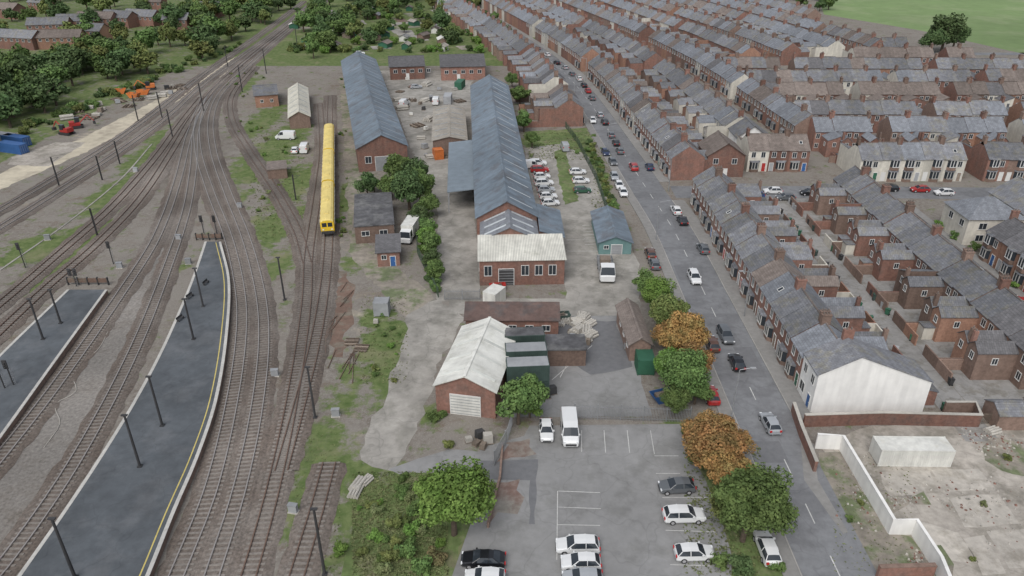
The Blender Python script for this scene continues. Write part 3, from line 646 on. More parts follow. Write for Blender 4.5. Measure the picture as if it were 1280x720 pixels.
row_line(82.5,137,169,'S',dict(n='n',roof=slate,wall=render_w,wallp=.5,bay2=True,gaps=(5,)))
row_line(80,150,200,'N',dict(n='o',roof=slate_b,gaps=(3,10)),-.015)
row_line(80,160,209,'S',dict(n='p',roof=slate,gaps=(7,12)),-.015)
row_line(78,165,239,'N',dict(n='q',roof=tile_br,gaps=(5,11)),.01)
row_line(78,180,249,'S',dict(n='r',roof=slate,gaps=(9,15)),.01)
row_line(76,190,279,'N',dict(n='s',roof=slate,gaps=(4,14)),-.03)
row_line(130,215,290,'S',dict(n='t',roof=tile_br,gaps=(6,)),-.03)
row_line(150,225,318,'N',dict(n='u',roof=slate,gaps=(3,9)),-.03)
def proj(x,y,z):
    k=(y*CS+(H-z)*SN); return x/k*F+640, ((H-z)*CS-y*SN)/k*F+360
def inview(x,y,z=4,mg=70):
    u,v=proj(x,y,z)
    if not(-mg<u<1280+mg and -60<v<720+120): return False
    u2,v2=proj(x,y+8,8.5)      # keep the playing field beyond the last terrace open
    return not (u2>1020 and v2<27+(u2-1040)*.17)
specs=[s for s in specs if inview(s[1],s[2])]
specs.sort(key=lambda s:s[0])
doorcols=[blue_p,green_p,red_p,frame_w,timber,grey_p]
walls_pick=[brick]*7+[brick2]*4+[render_w]*2+[brick3]*3
def pickvar(row,i):
    return {'a':0,'b':0}.get(row['n'], (ord(row['n'][0])*5)%3) if (i*7)%6 else 1
for n_,(dist,x,y,rot,i,row,first) in enumerate(specs[:299]):
    hm=HM[(i%2,pickvar(row,i))]; s=hm['s']; OD=hm['OD']
    if row.get('wall') and R.random()<row.get('wallp',1): wm=row['wall']
    else: wm=R.choice(walls_pick)
    if row['n']=='a' and R.random()<.6: wm=brick
    rm=row['roof'] if R.random()<.72 else R.choice([slate,slate_b,tile_br,tile_dk])
    wl={'red_brick':'red brick','brown_brick':'brown brick','orange_brick':'orange brick','cream_render':'cream rendered','white_render':'white rendered'}[wm.name]
    rlb={'slate_roof':'grey slate','blue_slate_roof':'blue-grey slate','brown_tile_roof':'brown tile','dark_tile_roof':'dark tile'}[rm.name]
    T=thing('terraced_house','%s terraced house with %s roof'%(wl,rlb),'house',(x,y,0),rot,'terraced houses along the streets')
    T.scale=(1,1,R.choice([1,1,1,1.02,.98,1.03]))
    part('wall',hm['wall'],T,mat=wm); rf=part('roof',hm['roof'],T,mat=rm)
    cm=brick2 if R.random()<.5 else brick
    part('chimney',hm['chimney'],rf,mat=cm)
    if hm['e']>4 and dist<260 and i%3: part('chimney',hm['chimney2'],rf,mat=cm)
    near=dist<215
    if row.get('yard',True) and dist<260:
        part('yard_wall',hm['yard'],T,mat=R.choice([brick,brick,brick2,brick2,render_w,brick3]))
        if R.random()<.6: part('yard_store',hm['store'],T,mat=R.choice([brick,brick2,render_w,brick3]))
    facing_cam = math.cos(rot)>-.5
    if facing_cam or near:
        if not row.get('bay2'): part('window',win_mesh(1.1,1.5,1),T,(-1.25,-.003,4.3))
        part('window',win_mesh(1.1,1.5,1),T,(1.1,-.003,4.3))
        if dist<300: part('bay_window',hm['bay'],T)
        if row.get('bay2'): part('bay_window',hm['bay'],T,(0,0,2.86),mat=frame_w)
        if near: part('door',door_mesh(.9,2.1,R.choice(doorcols)),T,(s*1.55,-.003,0.1))
    if near or rot>1.5:
        part('window',win_mesh(1.1,1.3,1),T,(s*1.6,HD+.003,4.3),math.pi)
        part('window',win_mesh(1.0,1.3,1),T,(s*1.6,HD+.003,1.7),math.pi)
        part('window',win_mesh(.9,1.2,1),T,(s*-1.1,HD+OD+.003,min(3.4,hm['e']-.9)),math.pi)
        part('window',win_mesh(.9,1.1,1),T,(s*(hm['xi']+.003),HD+3,min(3.1,hm['e']-.9)),math.pi/2*s)
        if R.random()<.35:
            q=part('rooflight',win_mesh(.8,1.0,0),rf,(R.uniform(-1,1),1.8,EV+1.8*.7+.2)); q.rotation_euler=(-math.radians(55),0,0)
sm=MB()
for (dist,x,y,rot,i,row,first) in specs[299:]:
    hm=HM[(i%2,pickvar(row,i))]; c,s_n=math.cos(rot),math.sin(rot); wi=R.choice([0,0,3,4,6]); ri=R.choice([1,1,5,5,2])
    for key,mo in (('wall',wi),('roof',ri),('chimney',0)):
        me_=hm[key]; sm.add([(x+v.co.x*c-v.co.y*s_n,y+v.co.x*s_n+v.co.y*c,v.co.z) for v in me_.vertices],[tuple(p.vertices) for p in me_.polygons],mo)
if sm.v:
    o=thing('distant_terraced_houses','mass of distant brick terraces with grey roofs','houses',(0,0,0),0,None,sm.mesh('distant_terraced_houses',[brick,slate,tile_br,brick2,render_w,slate_b,brick3])); o['kind']='stuff'
for (x,y,w_,l_,e_,r_,k_) in [(62.6,76.2,4.5,3.4,2.3,3.2,'gablex'),(67.6,76.4,6,3.2,2.6,3.6,'gablex'),(54.9,81.5,2.4,3,2.2,2.8,'monox'),(74,76,5,4,3.2,4.6,'gable')]:
    bld('outhouse','small brick outhouse with pitched slate roof','outhouse',None,None,None,e_,r_,R.choice([brick,brick2]),R.choice([slate,tile_br]),kind=k_,over=.12,world=((x,y),0,w_,l_),group='outhouses in the back yards')
def bin_me():
    q=MB(); q.add([(-.24,-.28,.06),(.24,-.28,.06),(.24,.28,.06),(-.24,.28,.06),(-.3,-.36,1.0),(.3,-.36,1.0),(.3,.36,1.0),(-.3,.36,1.0)],[(3,2,1,0),(0,1,5,4),(1,2,6,5),(2,3,7,6),(3,0,4,7)])
    l=MB(); l.slab((-.32,-.4,1.08),(.32,-.4,1.08),(.32,.38,1.14),(-.32,.38,1.14),.07); w_=MB(); w_.rod((-.26,.3,.1),(.26,.3,.1),.1,n=8)
    return q.mesh('bin_body',[steel_dk]),l.mesh('lid',[steel_dk]),w_.mesh('wheel',[rubber])
bb,bl,bw_=bin_me()
for i in range(34):
    y=80+R.random()*76; x=R.choice([57.9,58.1,62.0,61.8]); mt=R.choice([dgreen,steel_dk,grey_p,green_p])
    T=thing('wheelie_bin','plastic wheelie bin standing in the back alley','bin',(x,y,.02),R.uniform(0,6),'bins in the back alley'); part('bin_body',bb,T,mat=mt); part('lid',bl,T,mat=mt); part('wheel',bw_,T)
eh=[(60,45,3),(95,40,3),(120,36,3),(150,33,3),(178,32,3),(75,62,3),(20,60,4),(115,52,2),(220,38,2),(10,22,3),(50,14,2),(260,22,2),(190,14,2)]
for (px,py,n) in eh:
    p=P(px,py)
    bld('estate_house','brick estate house with brown tiled roof','house',None,None,None,5,7.6,brick3 if px%2 else brick,R.choice([tile_br,slate]),kind='gablex',
        world=((p.x-n*3,p.y),R.uniform(-25,10),n*6.0,8),wins=[('S',1.5+i*3,3.9,1.3,1.2) for i in range(n*2)],group='estate houses beyond the railway')
bld('detached_house','cream rendered house with hipped grey roof','house',None,None,None,5.4,8.4,render_w,slate_b,kind='hip',world=((88.5,133),0,11,9),wins=[('W',2,4,1.5,1.4),('W',6,4,1.5,1.4),('S',3,4,1.6,1.4),('S',8,4,1.6,1.4),('S',3,1.5,1.6,1.4)])
bld('detached_house','cream rendered house with grey gable roof','house',None,None,None,5.4,8.6,render_w,slate,kind='gable',world=((101,136),0,10,12),wins=[('S',2.5,4,1.6,1.4),('S',7.5,4,1.6,1.4),('S',2.5,1.5,1.6,1.4)])
bld('detached_house','brick house with brown tiled gable roof','house',None,None,None,5.4,8.4,brick,tile_br,kind='gable',world=((47,172),0,9,10),wins=[('S',2,4,1.3,1.4),('S',6.5,4,1.3,1.4),('S',2,1.6,1.3,1.4)],doors=[('S',4.5,1,2.1,frame_w,0)])
bld('detached_house','white rendered house with slate gable roof','house',None,None,None,5.4,8.2,render_white,slate,kind='gable',world=((58,187),0,8,8),wins=[('S',2,4,1.3,1.4),('S',6,4,1.3,1.4)])

# ------------------------------------------------------------ walls
def wall_line(name,label,pxs,h,t,mat,cap=None,world=False):
    pts=[Vector(p) if world else P(*p) for p in pxs]
    mb=MB(); strip_into(mb,pts,-t/2,t/2,0,h)
    o=thing(name,label,'wall'); part('wall_body',mb.mesh('wall_body',[mat]),o)
    if cap:
        mb=MB(); strip_into(mb,pts,-t/2-.05,t/2+.05,h+.002,h+.09); part('coping',mb.mesh('coping',[cap]),o)
    return o
wall_line('brick_wall','red brick boundary wall beside the lot',[(1003,533),(1100,530),(1222,533)],1.9,.35,brick,stone)
wall_line('brick_wall','red brick boundary wall along the pavement',[(1018,590),(1000,545),(990,515)],1.6,.35,brick,stone)
wall_line('white_wall','white painted boundary wall stepping around lot',[(1018,560),(1050,562),(1112,668),(1140,668),(1170,715),(1200,790)],2.2,.26,render_white,render_white)
wall_line('brick_wall','low red brick wall beside the car park',[(610,660),(625,600),(628,560)],.7,.25,brick2)
wall_line('brick_wall','brick retaining wall at lower end',[(1095,722),(1165,720)],1.6,.4,brick,brick2)
wall_line('brick_wall','low brick wall enclosing the lot corner',[(1222,533),(1215,516),(1178,516)],1.8,.3,brick2,stone)
def fence(label,pxs,h,mat,pale=.25,cat='fence',name='fence'):
    pts=resample([P(*p) for p in pxs],pale)
    o=thing(name,label,cat); mb=MB()
    for p in pts: mb.box(p.x-.025,p.x+.025,p.y-.015,p.y+.015,0,h)
    q=part('paling',mb.mesh('paling',[mat]),o); q['kind']='stuff'
    mb=MB(); c=resample(pts,2)
    strip_into(mb,c,-.06,-.03,.3,.38); strip_into(mb,c,-.06,-.03,h-.4,h-.32); part('rail',mb.mesh('rail',[mat]),o)
    pm_=MB(); pm_.box(-.06,.06,.03,.15,0,h+.1); pme=pm_.mesh('post',[mat])
    for p in resample(pts,3.0)[:90]: part('post',pme,o,(p.x,p.y,0))
fence('galvanised palisade fence above the car park',[(718,524),(790,526),(862,528)],2.4,steel_g,.2)
fence('galvanised palisade fence beside the drive',[(618,582),(634,552),(640,532)],2.2,steel_g,.2)
fence('green mesh fence beside the concrete strip',[(548,372),(522,318),(520,290)],2.0,fence_gr,.4)
fence('tall green palisade fence along the street',[(765,285),(745,225),(722,180),(700,150)],1.8,fence_gr,.45)
fence('steel security gate across the yard',[(556,375),(600,375)],2.0,steel_g,.22,name='gate',cat='gate')
fence('timber fence behind the vacant lot',[(1222,530),(1290,528)],1.8,timber,.16)

# ------------------------------------------------------------ railway
def track(pxs,idx,rm=rail_m,label='ballasted railway track with rusty rails'):
    pts=resample(smooth([P(*p) for p in pxs],3),1.4); z=.004*idx
    T=thing('railway_track',label,'railway track',group='railway tracks')
    mb=MB(); ns=normals(pts); n=len(pts)
    offs=[(-2.2,.0),(-1.6,.14),(1.6,.14),(2.2,.0)]
    vs=[]; 
    for o_,h_ in offs:
        vs+=[(p.x+q.x*(o_+R.uniform(-.25,.25)*(h_==0)),p.y+q.y*o_,h_+z+.008) for p,q in zip(pts,ns)]
    fs=[(k*n+i,(k+1)*n+i,(k+1)*n+i+1,k*n+i+1) for k in range(3) for i in range(n-1)]
    mb.add(vs,fs); part('ballast_bed',mb.mesh('ballast_bed',[ballast]),T)
    for s in (-.76,.76):
        mb=MB(); strip_into(mb,pts,s-.065,s+.065,.2+z,.36+z); part('rail',mb.mesh('rail',[rm]),T)
    mb=MB(); sp=resample(pts,.72); ns=normals(sp)
    for p,q in zip(sp,ns):
        t=Vector((-q.y,q.x))*.14; a=q*1.3
        c=[p-a-t,p+a-t,p+a+t,p-a+t]
        mb.add([(v.x,v.y,.21+z) for v in c]+[(v.x,v.y,.1) for v in c],[(0,1,2,3),(0,4,5,1),(1,5,6,2),(2,6,7,3),(3,7,4,0)])
    o=part('sleepers',mb.mesh('sleepers',[sleeper_m]),T); o['kind']='stuff'
TR=[
 [(190,800),(222,720),(262,620),(287,520),(301,430),(301,370),(286,300),(263,240),(248,190),(248,150),(264,118),(302,80),(345,45),(395,4),(430,-25)],
 [(240,800),(266,720),(298,620),(320,520),(330,430),(326,370),(308,300),(284,240),(267,190),(264,150),(276,118),(312,82),(352,46),(404,4),(440,-25)],
 [(285,800),(312,720),(340,620),(362,520),(377,430),(384,370),(386,320),(396,250),(403,190),(400,130)],
 [(384,330),(372,290),(345,240),(312,190),(290,150),(290,120),(318,84)],
 [(413,120),(412,170),(411,300),(406,360),(394,430),(374,510),(352,590)],
 [(350,800),(372,720),(396,640),(412,580)],
 [(-80,800),(2,712),(95,578),(168,440),(210,335),(233,265),(242,210),(246,160),(262,122)],
 [(-80,670),(0,574),(66,490),(152,368),(196,298),(222,228),(236,172),(254,124)],
 [(-80,495),(0,416),(60,360),(120,308),(175,250),(215,190),(240,148),(272,108),(318,68),(360,34),(396,2)],
 [(-80,445),(0,382),(70,322),(140,260),(193,200),(228,152),(252,122)],
 [(-80,332),(0,286),(80,236),(150,190),(208,148),(252,108),(298,74),(345,40),(390,4)],
 [(-80,308),(0,264),(80,217),(150,173),(203,134),(248,98),(293,66),(338,34),(380,2)],
]
for i,t in enumerate(TR): track(t,i,rail_b if i in (0,1,6,7,10,11) else rail_m,'ballasted railway track with %s rails'%('worn shiny' if i in (0,1,6,7,10,11) else 'rusty'))
def platform(Lpx,Rpx,label,yl,yr):
    z=.95; n=60
    Lp=smooth([P(*p,z) for p in Lpx],2); Rp=smooth([P(*p,z) for p in Rpx],2)
    def rs(p):
        L=sum((b-a).length for a,b in zip(p,p[1:])); q=resample(p,L/n); return (q+[q[-1]]*2)[:n+1]
    Lp,Rp=rs(Lp),rs(Rp); m=len(Lp)
    T=thing('railway_platform',label,'platform')
    mb=MB(); mb.add([(p.x,p.y,z) for p in Lp]+[(p.x,p.y,z) for p in Rp],[(i,m+i,m+i+1,i+1) for i in range(m-1)]); me=mb.mesh('platform_surface',[asph_dark]); 
    if me.polygons[0].normal.z<0: me.flip_normals()
    part('platform_surface',me,T)
    mb=MB()
    loop=Lp+Rp[::-1]; k=len(loop)
    mb.add([(p.x,p.y,0) for p in loop]+[(p.x,p.y,z-.003) for p in loop],[(i,(i+1)%k,k+(i+1)%k,k+i) for i in range(k)]); part('platform_wall',mb.mesh('platform_wall',[brick2]),T)
    for ln,s in ((Lp,1),(Rp,-1)):
        a,b_=sorted((-.05*s,.38*s)); mb=MB(); strip_into(mb,ln if ln[0].y<ln[-1].y else ln[::-1],a,b_,z-.05,z+.02)
        part('edge_coping',mb.mesh('edge_coping',[coping_m]),T)
        if (s==1 and yl) or (s==-1 and yr):
            a,b_=sorted((.85*s,1.0*s)); mb=MB(); strip_into(mb,ln if ln[0].y<ln[-1].y else ln[::-1],a,b_,z+.006); part('yellow_line',mb.mesh('yellow_line',[paint_y]),T)
platform([(256,302),(243,340),(228,378),(200,440),(165,505),(125,570),(75,645),(22,720),(-30,795)],[(276,302),(287,350),(284,420),(271,500),(248,570),(218,640),(186,720),(150,800)],'long dark asphalt railway platform with white edges',False,True)
platform([(84,362),(0,443),(-80,525)],[(134,362),(66,456),(0,548),(-80,655)],'dark asphalt island platform with pale edges',False,False)
def bench(px,py,rot):
    p=P(px,py,.95); T=thing('platform_bench','metal platform bench with back rest','bench',(p.x,p.y,.953),rot,'benches on the platforms',scale=.85)
    q=MB(); q.box(-.9,.9,-.22,.22,.42,.48); part('seat',q.mesh('seat',[steel_dk]),T)
    q=MB(); q.box(-.9,.9,.2,.25,.5,.9); part('backrest',q.mesh('backrest',[steel_dk]),T)
    for x in (-.75,.75):
        q=MB(); q.box(x-.04,x+.04,-.2,.24,0,.418); part('leg',q.mesh('leg',[steel_dk]),T)
for a in [(226,400,1.3),(238,372,1.3),(258,355,1.4)]: bench(*a)

def mast(px,py,h,kind='lamp',z=0):
    p=P(px,py,z)
    if kind=='lamp':
        T=thing('lamp_post','tall dark steel railway lighting column','lamp post',(p.x,p.y,z),0,'lighting columns beside the tracks')
        mb=MB(); mb.cyl(0,0,0,h,.17,.13,8); mb.box(-.25,.25,-.25,.25,0,.15); part('pole',mb.mesh('pole',[steel_dk]),T)
        mb=MB(); mb.box(-.35,.35,-.15,.15,h,h+.14); mb.box(-.3,.3,-.12,.12,h-.02,h,1); part('lamp_head',mb.mesh('lamp_head',[steel_dk,lamp_w]),T)
    else:
        T=thing('overhead_line_mast','dark steel railway mast beside the line','railway mast',(p.x,p.y,z),0,'masts beside the tracks')
        mb=MB(); mb.box(-.13,.13,-.02,.02,0,h); mb.box(-.13,-.09,-.12,.12,0,h); mb.box(.09,.13,-.12,.12,0,h); part('pole',mb.mesh('pole',[steel_dk]),T)
        mb=MB(); mb.rod((0,0,h-.4),(1.8,0,h-.1),.04); mb.rod((0,0,h-1.2),(1.8,0,h-.1),.03); part('bracket_arm',mb.mesh('bracket_arm',[steel_dk]),T)
for (x,y,h,z) in [(54,424,7,.95),(76,404,6,.95),(203,532,7.6,.95),(175,583,7.6,.95),(242,424,7,.95),(254,383,7,.95),(94,722,8,.95),
                (394,522,8,0),(406,718,9,0),(356,375,8,0)]: mast(x,y,h,'lamp',z)
for (x,y,h) in [(203,148,8),(173,152,8),(216,172,8),(122,295,6),(370,250,6),(303,115,9),(255,140,9),(333,92,9),(285,84,8),(372,60,8),(74,232,7),(128,225,6),(150,205,6)]: mast(x,y,h,'ole')
def signal(px,py,h,z=0,heads=1):
    p=P(px,py,z); T=thing('railway_signal','black railway signal on a post with ladder','railway signal',(p.x,p.y,z),0,'railway signals')
    mb=MB(); mb.cyl(0,0,0,h,.09,.09,8); part('post',mb.mesh('post',[steel_dk]),T)
    mb=MB()
    for i in range(int(h/.35)): mb.box(-.2,.2,.25,.28,i*.35,i*.35+.04)
    mb.box(-.22,-.18,.24,.28,0,h); mb.box(.18,.22,.24,.28,0,h); part('ladder',mb.mesh('ladder',[steel_g]),T)
    for k in range(heads):
        mb=MB(); x=(k-(heads-1)/2)*.9; mb.box(x-.3,x+.3,-.25,-.1,h-.2,h+1.2); 
        for zz in (.15,.5,.85): mb.cyl(x,-.3,h+zz-.1,h+zz+.02,.14,.14,8)
        part('signal_head',mb.mesh('signal_head',[steel_dk]),T)
for a in [(256,296,3.5,0,1),(272,296,3.5,0,1),(32,335,4,0,1),(142,330,3.5,0,1),(6,485,3,.95,1),(17,481,3,.95,1),(96,358,2.4,0,2)]: signal(*a)
def barrier(px0,px1,y,label,z=0):
    a=P(px0,y,z); b_=P(px1,y,z)
    T=thing('track_barrier',label,'barrier',(a.x,a.y,z),math.atan2(b_.y-a.y,b_.x-a.x)); L_=(b_-a).length
    mb=MB(); mb.box(0,L_,-.08,.08,.5,1.3); part('panel',mb.mesh('panel',[rust_dirt]),T)
    for i in range(5):
        mb=MB(); x=L_*i/4; mb.box(x-.07,x+.07,-.2,.2,0,1.5); part('post',mb.mesh('post',[steel_dk]),T)
barrier(86,136,356,'rusty red barrier at platform end'); barrier(246,278,300,'dark barrier at platform end')
def cabinet(px,py,z=0):
    p=P(px,py,z); T=thing('equipment_cabinet','small grey trackside equipment cabinet','cabinet',(p.x,p.y,z),R.uniform(-.3,.3),'equipment cabinets beside the tracks')
    q=MB(); q.box(-.5,.5,-.25,.25,.1,1.1); part('cabinet_body',q.mesh('cabinet_body',[grey_p]),T)
    q=MB(); q.box(-.55,.55,-.3,.3,1.103,1.18); part('lid',q.mesh('lid',[steel_g]),T)
    q=MB(); q.box(-.6,.6,-.35,.35,0,.098); part('plinth',q.mesh('plinth',[stone]),T)
for a in [(367,640),(150,335),(236,330),(60,300),(300,260),(224,300),(344,470),(170,215),(420,520)]: cabinet(*a)
for pts in ([(330,720),(350,640),(370,560)],[(0,338),(80,282),(150,225),(190,180)],[(415,620),(396,700),(385,760)]):
    strip('cable_trough',resample(smooth([P(*p) for p in pts],3),2),-.18,.18,0,conc,'pale concrete cable trough route',z1=.10)
mb=MB(); cp_=resample(smooth([P(*p) for p in [(55,560),(75,530),(70,505),(95,490),(88,460),(120,440),(135,415)]],1),.6)
for a,b_ in zip(cp_,cp_[1:]): mb.rod((a.x,a.y,.06),(b_.x,b_.y,.06),.05,n=5)
T=thing('cable','loose pale cable lying across the ballast','cable'); part('cable_run',mb.mesh('cable_run',[stone]),T)

# ------------------------------------------------------------ yellow train
def coach(T,y0,L,cab):
    prof=[(1.3,.9),(1.38,1.4),(1.38,2.9),(1.25,3.35),(.8,3.65),(0,3.75)]
    full=[(-a,b) for a,b in prof]+[(a,b) for a,b in prof[::-1][1:]]
    n=len(full); B=MB()
    sts=[(y0,.93 if cab else 1),(y0+.5,1),(y0+L,1)]
    vs=[]
    for y,s in sts: vs+=[(x*s,y,.9+(z-.9)*(s if s<1 else 1)) for x,z in full]
    for k in range(len(sts)-1):
        for i in range(n-1):
            zz=(full[i][1]+full[i+1][1])/2
            B.add([vs[k*n+i],vs[(k+1)*n+i],vs[(k+1)*n+i+1],vs[k*n+i+1]],[(3,2,1,0)],1 if zz>3.2 else 0)
    B.add([vs[i] for i in range(n)],[tuple(range(n))],0); B.add([vs[2*n+i] for i in range(n)],[tuple(range(n))],0)
    part('coach_body',B.mesh('coach_body',[train_y,train_roof]),T)
    u=MB(); u.box(-1.1,1.1,y0+.3,y0+L-.3,.55,.89); part('underframe',u.mesh('underframe',[steel_dk]),T)
    for yb in (y0+3.2,y0+L-3.2):
        m_=MB(); m_.box(-1.0,1.0,yb-1.5,yb+1.5,.35,.6)
        for dy in (-.95,.95):
            for sx in (-.78,.78): m_.rod((sx-.06,yb+dy,.42),(sx+.06,yb+dy,.42),.42,n=12)
        part('bogie',m_.mesh('bogie',[steel_dk]),T,(0,0,.04))
    for i in range(8):
        for sx in (-1,1):
            part('window',win_mesh(1.3,.8,0),T,(sx*1.385,y0+2.2+i*(L-4.4)/7,2.4),sx*math.pi/2)
    for i in range(3):
        q=MB(); q.box(-.4,.4,-.7,.7,0,.12); part('roof_vent',q.mesh('roof_vent',[train_roof]),T,(0,y0+L*(i+.5)/3,3.7))
p0=P(411,298); p1=P(413,172)
T=thing('maintenance_train','yellow railway maintenance train standing on siding','train',(p0.x,p0.y,.34),math.atan2(p1.y-p0.y,p1.x-p0.x)-math.pi/2)
Lt=(p1-p0).length; cl=(Lt-1.6)/3
for k in range(3): coach(T,k*(cl+.8),cl,k==0)
for k in range(2):
    q=MB(); q.box(-.7,.7,cl+k*(cl+.8),cl+.8+k*(cl+.8),1.1,3.2); part('gangway',q.mesh('gangway',[steel_dk]),T)
for x0,x1 in ((-1.0,-.12),(.12,1.0)):
    q=MB(); q.box(x0,x1,-.05,.02,2.2,3.05); part('windscreen',q.mesh('windscreen',[glass]),T)
q=MB(); q.box(-1.2,1.2,-.15,0,.7,1.3); q.rod((-.8,-.5,.95),(-.8,-.1,.95),.12); q.rod((.8,-.5,.95),(.8,-.1,.95),.12); part('buffer_beam',q.mesh('buffer_beam',[steel_dk]),T)
for sx in (-.85,.85):
    q=MB(); q.box(sx-.15,sx+.15,-.06,0,1.5,1.75); part('headlight',q.mesh('headlight',[lamp_w]),T)

# ------------------------------------------------------------ vehicles
def loft(sts,side_glass,top_glass,pillars=()):
    B=MB(); G=MB(); rings=[]
    for (x,zs,wl,zb,wb,zt,wt) in sts:
        r=[(wl*.9,zs),(wl,zs+.22),(wb,zb),(wt,zt),(0,zt+.035)]
        rings.append([(x,-a,z) for a,z in r]+[(x,a,z) for a,z in r[::-1][1:]])
    n=9
    for k in range(len(rings)-1):
        a,b_=rings[k],rings[k+1]
        for i in range(n-1):
            q=[a[i],a[i+1],b_[i+1],b_[i]]
            gl=(i in (2,5) and k in side_glass) or (i in (3,4) and k in top_glass)
            (G if gl else B).add(q,[(0,1,2,3)])
        B.add([a[0],b_[0],b_[8],a[8]],[(0,1,2,3)])
    for (ka,kb) in pillars:      # roof pillars from waist line up to roof edge
        for s in (-1,1):
            a=sts[ka]; b_=sts[kb]; B.rod((a[0],s*a[4],a[3]),(b_[0],s*b_[6],b_[5]),.045,n=5)
    B.add(rings[0],[tuple(range(n))]); B.add(rings[-1],[tuple(range(n-1,-1,-1))])
    return B,G
def wheel_me(r=.33,w=.22):
    mb=MB(); mb.rod((0,-w/2,0),(0,w/2,0),r,n=16); mb.rod((0,-w/2-.015,0),(0,w/2+.015,0),r*.62,n=12,mi=1); return mb.mesh('wheel',[rubber,rim_m])
CT={}
def mk(kind):
    pl=((2,3),(4,4),(6,5))
    if kind=='hatch':
        st=[(2.05,.32,.72,.6,.70,.66,.55),(1.88,.24,.85,.74,.82,.80,.68),(1.0,.2,.89,.92,.85,.98,.72),(.3,.2,.89,.95,.85,1.40,.60),(-.6,.2,.89,.96,.85,1.46,.62),(-1.45,.2,.89,.98,.84,1.38,.58),(-1.92,.24,.86,.95,.80,1.02,.70),(-2.05,.34,.78,.7,.76,.8,.66)]
        sg,tg=(2,3,4,5),(2,5); wb=(1.3,-1.25)
    elif kind=='estate':
        st=[(2.3,.32,.74,.6,.72,.68,.58),(2.1,.24,.88,.76,.85,.84,.7),(1.15,.2,.92,.96,.88,1.02,.74),(.4,.2,.92,1.0,.88,1.52,.64),(-.8,.2,.92,1.02,.88,1.58,.66),(-1.8,.2,.92,1.04,.87,1.5,.62),(-2.15,.24,.89,1.0,.83,1.08,.72),(-2.3,.34,.8,.7,.78,.85,.68)]
        sg,tg=(2,3,4,5),(2,5); wb=(1.42,-1.42)
    elif kind=='saloon':
        st=[(2.3,.32,.72,.58,.70,.64,.55),(2.1,.24,.87,.72,.84,.78,.68),(1.05,.2,.9,.9,.87,.95,.73),(.3,.2,.9,.92,.87,1.36,.58),(-.6,.2,.9,.93,.87,1.40,.6),(-1.1,.2,.9,.94,.86,1.34,.56),(-1.75,.22,.89,.94,.84,1.0,.7),(-2.2,.26,.86,.84,.8,.92,.7),(-2.3,.36,.78,.66,.74,.74,.6)]
        sg,tg=(2,3,4,5),(2,5); wb=(1.4,-1.35)
    elif kind=='van':
        st=[(2.7,.35,.85,.8,.82,.9,.7),(2.5,.3,.97,1.0,.94,1.1,.8),(1.95,.28,1.0,1.2,.98,1.35,.88),(1.35,.28,1.0,1.35,.98,2.15,.86),(.3,.28,1.0,1.5,.99,2.32,.9),(-2.5,.28,1.0,1.5,.99,2.32,.9),(-2.7,.35,.96,1.4,.95,2.2,.84)]
        sg,tg=(2,3),(2,); wb=(1.8,-1.6); pl=((2,3),(3,3))
    B,G=loft(st,sg,tg,pl)
    L0=st[0][0]; bw=st[1][2]
    mz=st[2][3]+.05; mx=st[2][0]-.3
    mr_=MB(); mr_.box(-.12,.06,-.1,.1,0,.15)
    hl=MB(); hl.box(-.05,.12,-.16,.16,-.08,.09); tl=MB(); tl.box(-.06,.05,-.14,.14,-.12,.14)
    d=dict(body=B.mesh('car_body',[PAINT['white']]),glass=G.mesh('window',[glass]),wheel=wheel_me(.36 if kind=='van' else .32),hl=hl.mesh('headlight',[lamp_w]),tl=tl.mesh('taillight',[lamp_r]),mir=mr_.mesh('mirror',[PAINT['white']]),
           wb=wb,hw=st[2][2]-.08,hx=st[1][0]+.05,hz=st[1][3]-.06,hy=st[1][2]-.22,tx=st[-1][0]-.0,tz=st[-1][3]+.1,ty=st[-1][2]-.14,mp=(mx,bw+.06,mz))
    bm=MB()
    if kind!='van': bm.box(L0-.12,L0+.035,-.55,.55,.34,.5)
    else: bm.box(L0-.12,L0+.035,-.65,.65,.45,.75)
    d['grille']=bm.mesh('grille',[steel_dk]); return d
for k in ('hatch','estate','saloon','van'): CT[k]=mk(k)
def car(px,py,head,kind='hatch',col='white',where='parked on asphalt',z=.035,world=None,scale=1.0,group='parked cars'):
    p=Vector(world) if world else P(px,py,.7); d=CT[kind]
    nm={'hatch':'hatchback car','estate':'estate car','saloon':'saloon car','van':'panel van'}[kind]
    T=thing('van' if kind=='van' else 'parked_car','%s %s %s'%({'darkblue':'dark blue'}.get(col,col),nm,where),'van' if kind=='van' else 'car',(p.x,p.y,z),math.radians(head),group,scale=scale)
    part('body',d['body'],T,mat=PAINT[col]); part('window',d['glass'],T); part('grille',d['grille'],T)
    for wx in d['wb']:
        for s in (-1,1): part('wheel',d['wheel'],T,(wx,s*d['hw'],.33))
    for s in (-1,1):
        part('headlight',d['hl'],T,(d['hx'],s*d['hy'],d['hz'])); part('taillight',d['tl'],T,(d['tx'],s*d['ty'],d['tz']))
        part('mirror',d['mir'],T,(d['mp'][0],s*d['mp'][1],d['mp'][2]),mat=PAINT[col])
cp='in the marked car park'
for a in [(604,698,178,'saloon','black'),(606,721,178,'hatch','white'),(722,681,180,'estate','white'),(726,702,180,'hatch','white'),(728,722,180,'hatch','silver'),
          (846,607,183,'hatch','grey'),(855,643,2,'estate','white'),(868,690,2,'hatch','white')]: car(*a,cp)
car(712,538,270,'van','white','facing down the car park',scale=1.05); car(683,537,270,'hatch','white',cp,scale=.98)
st='on the terraced main street'
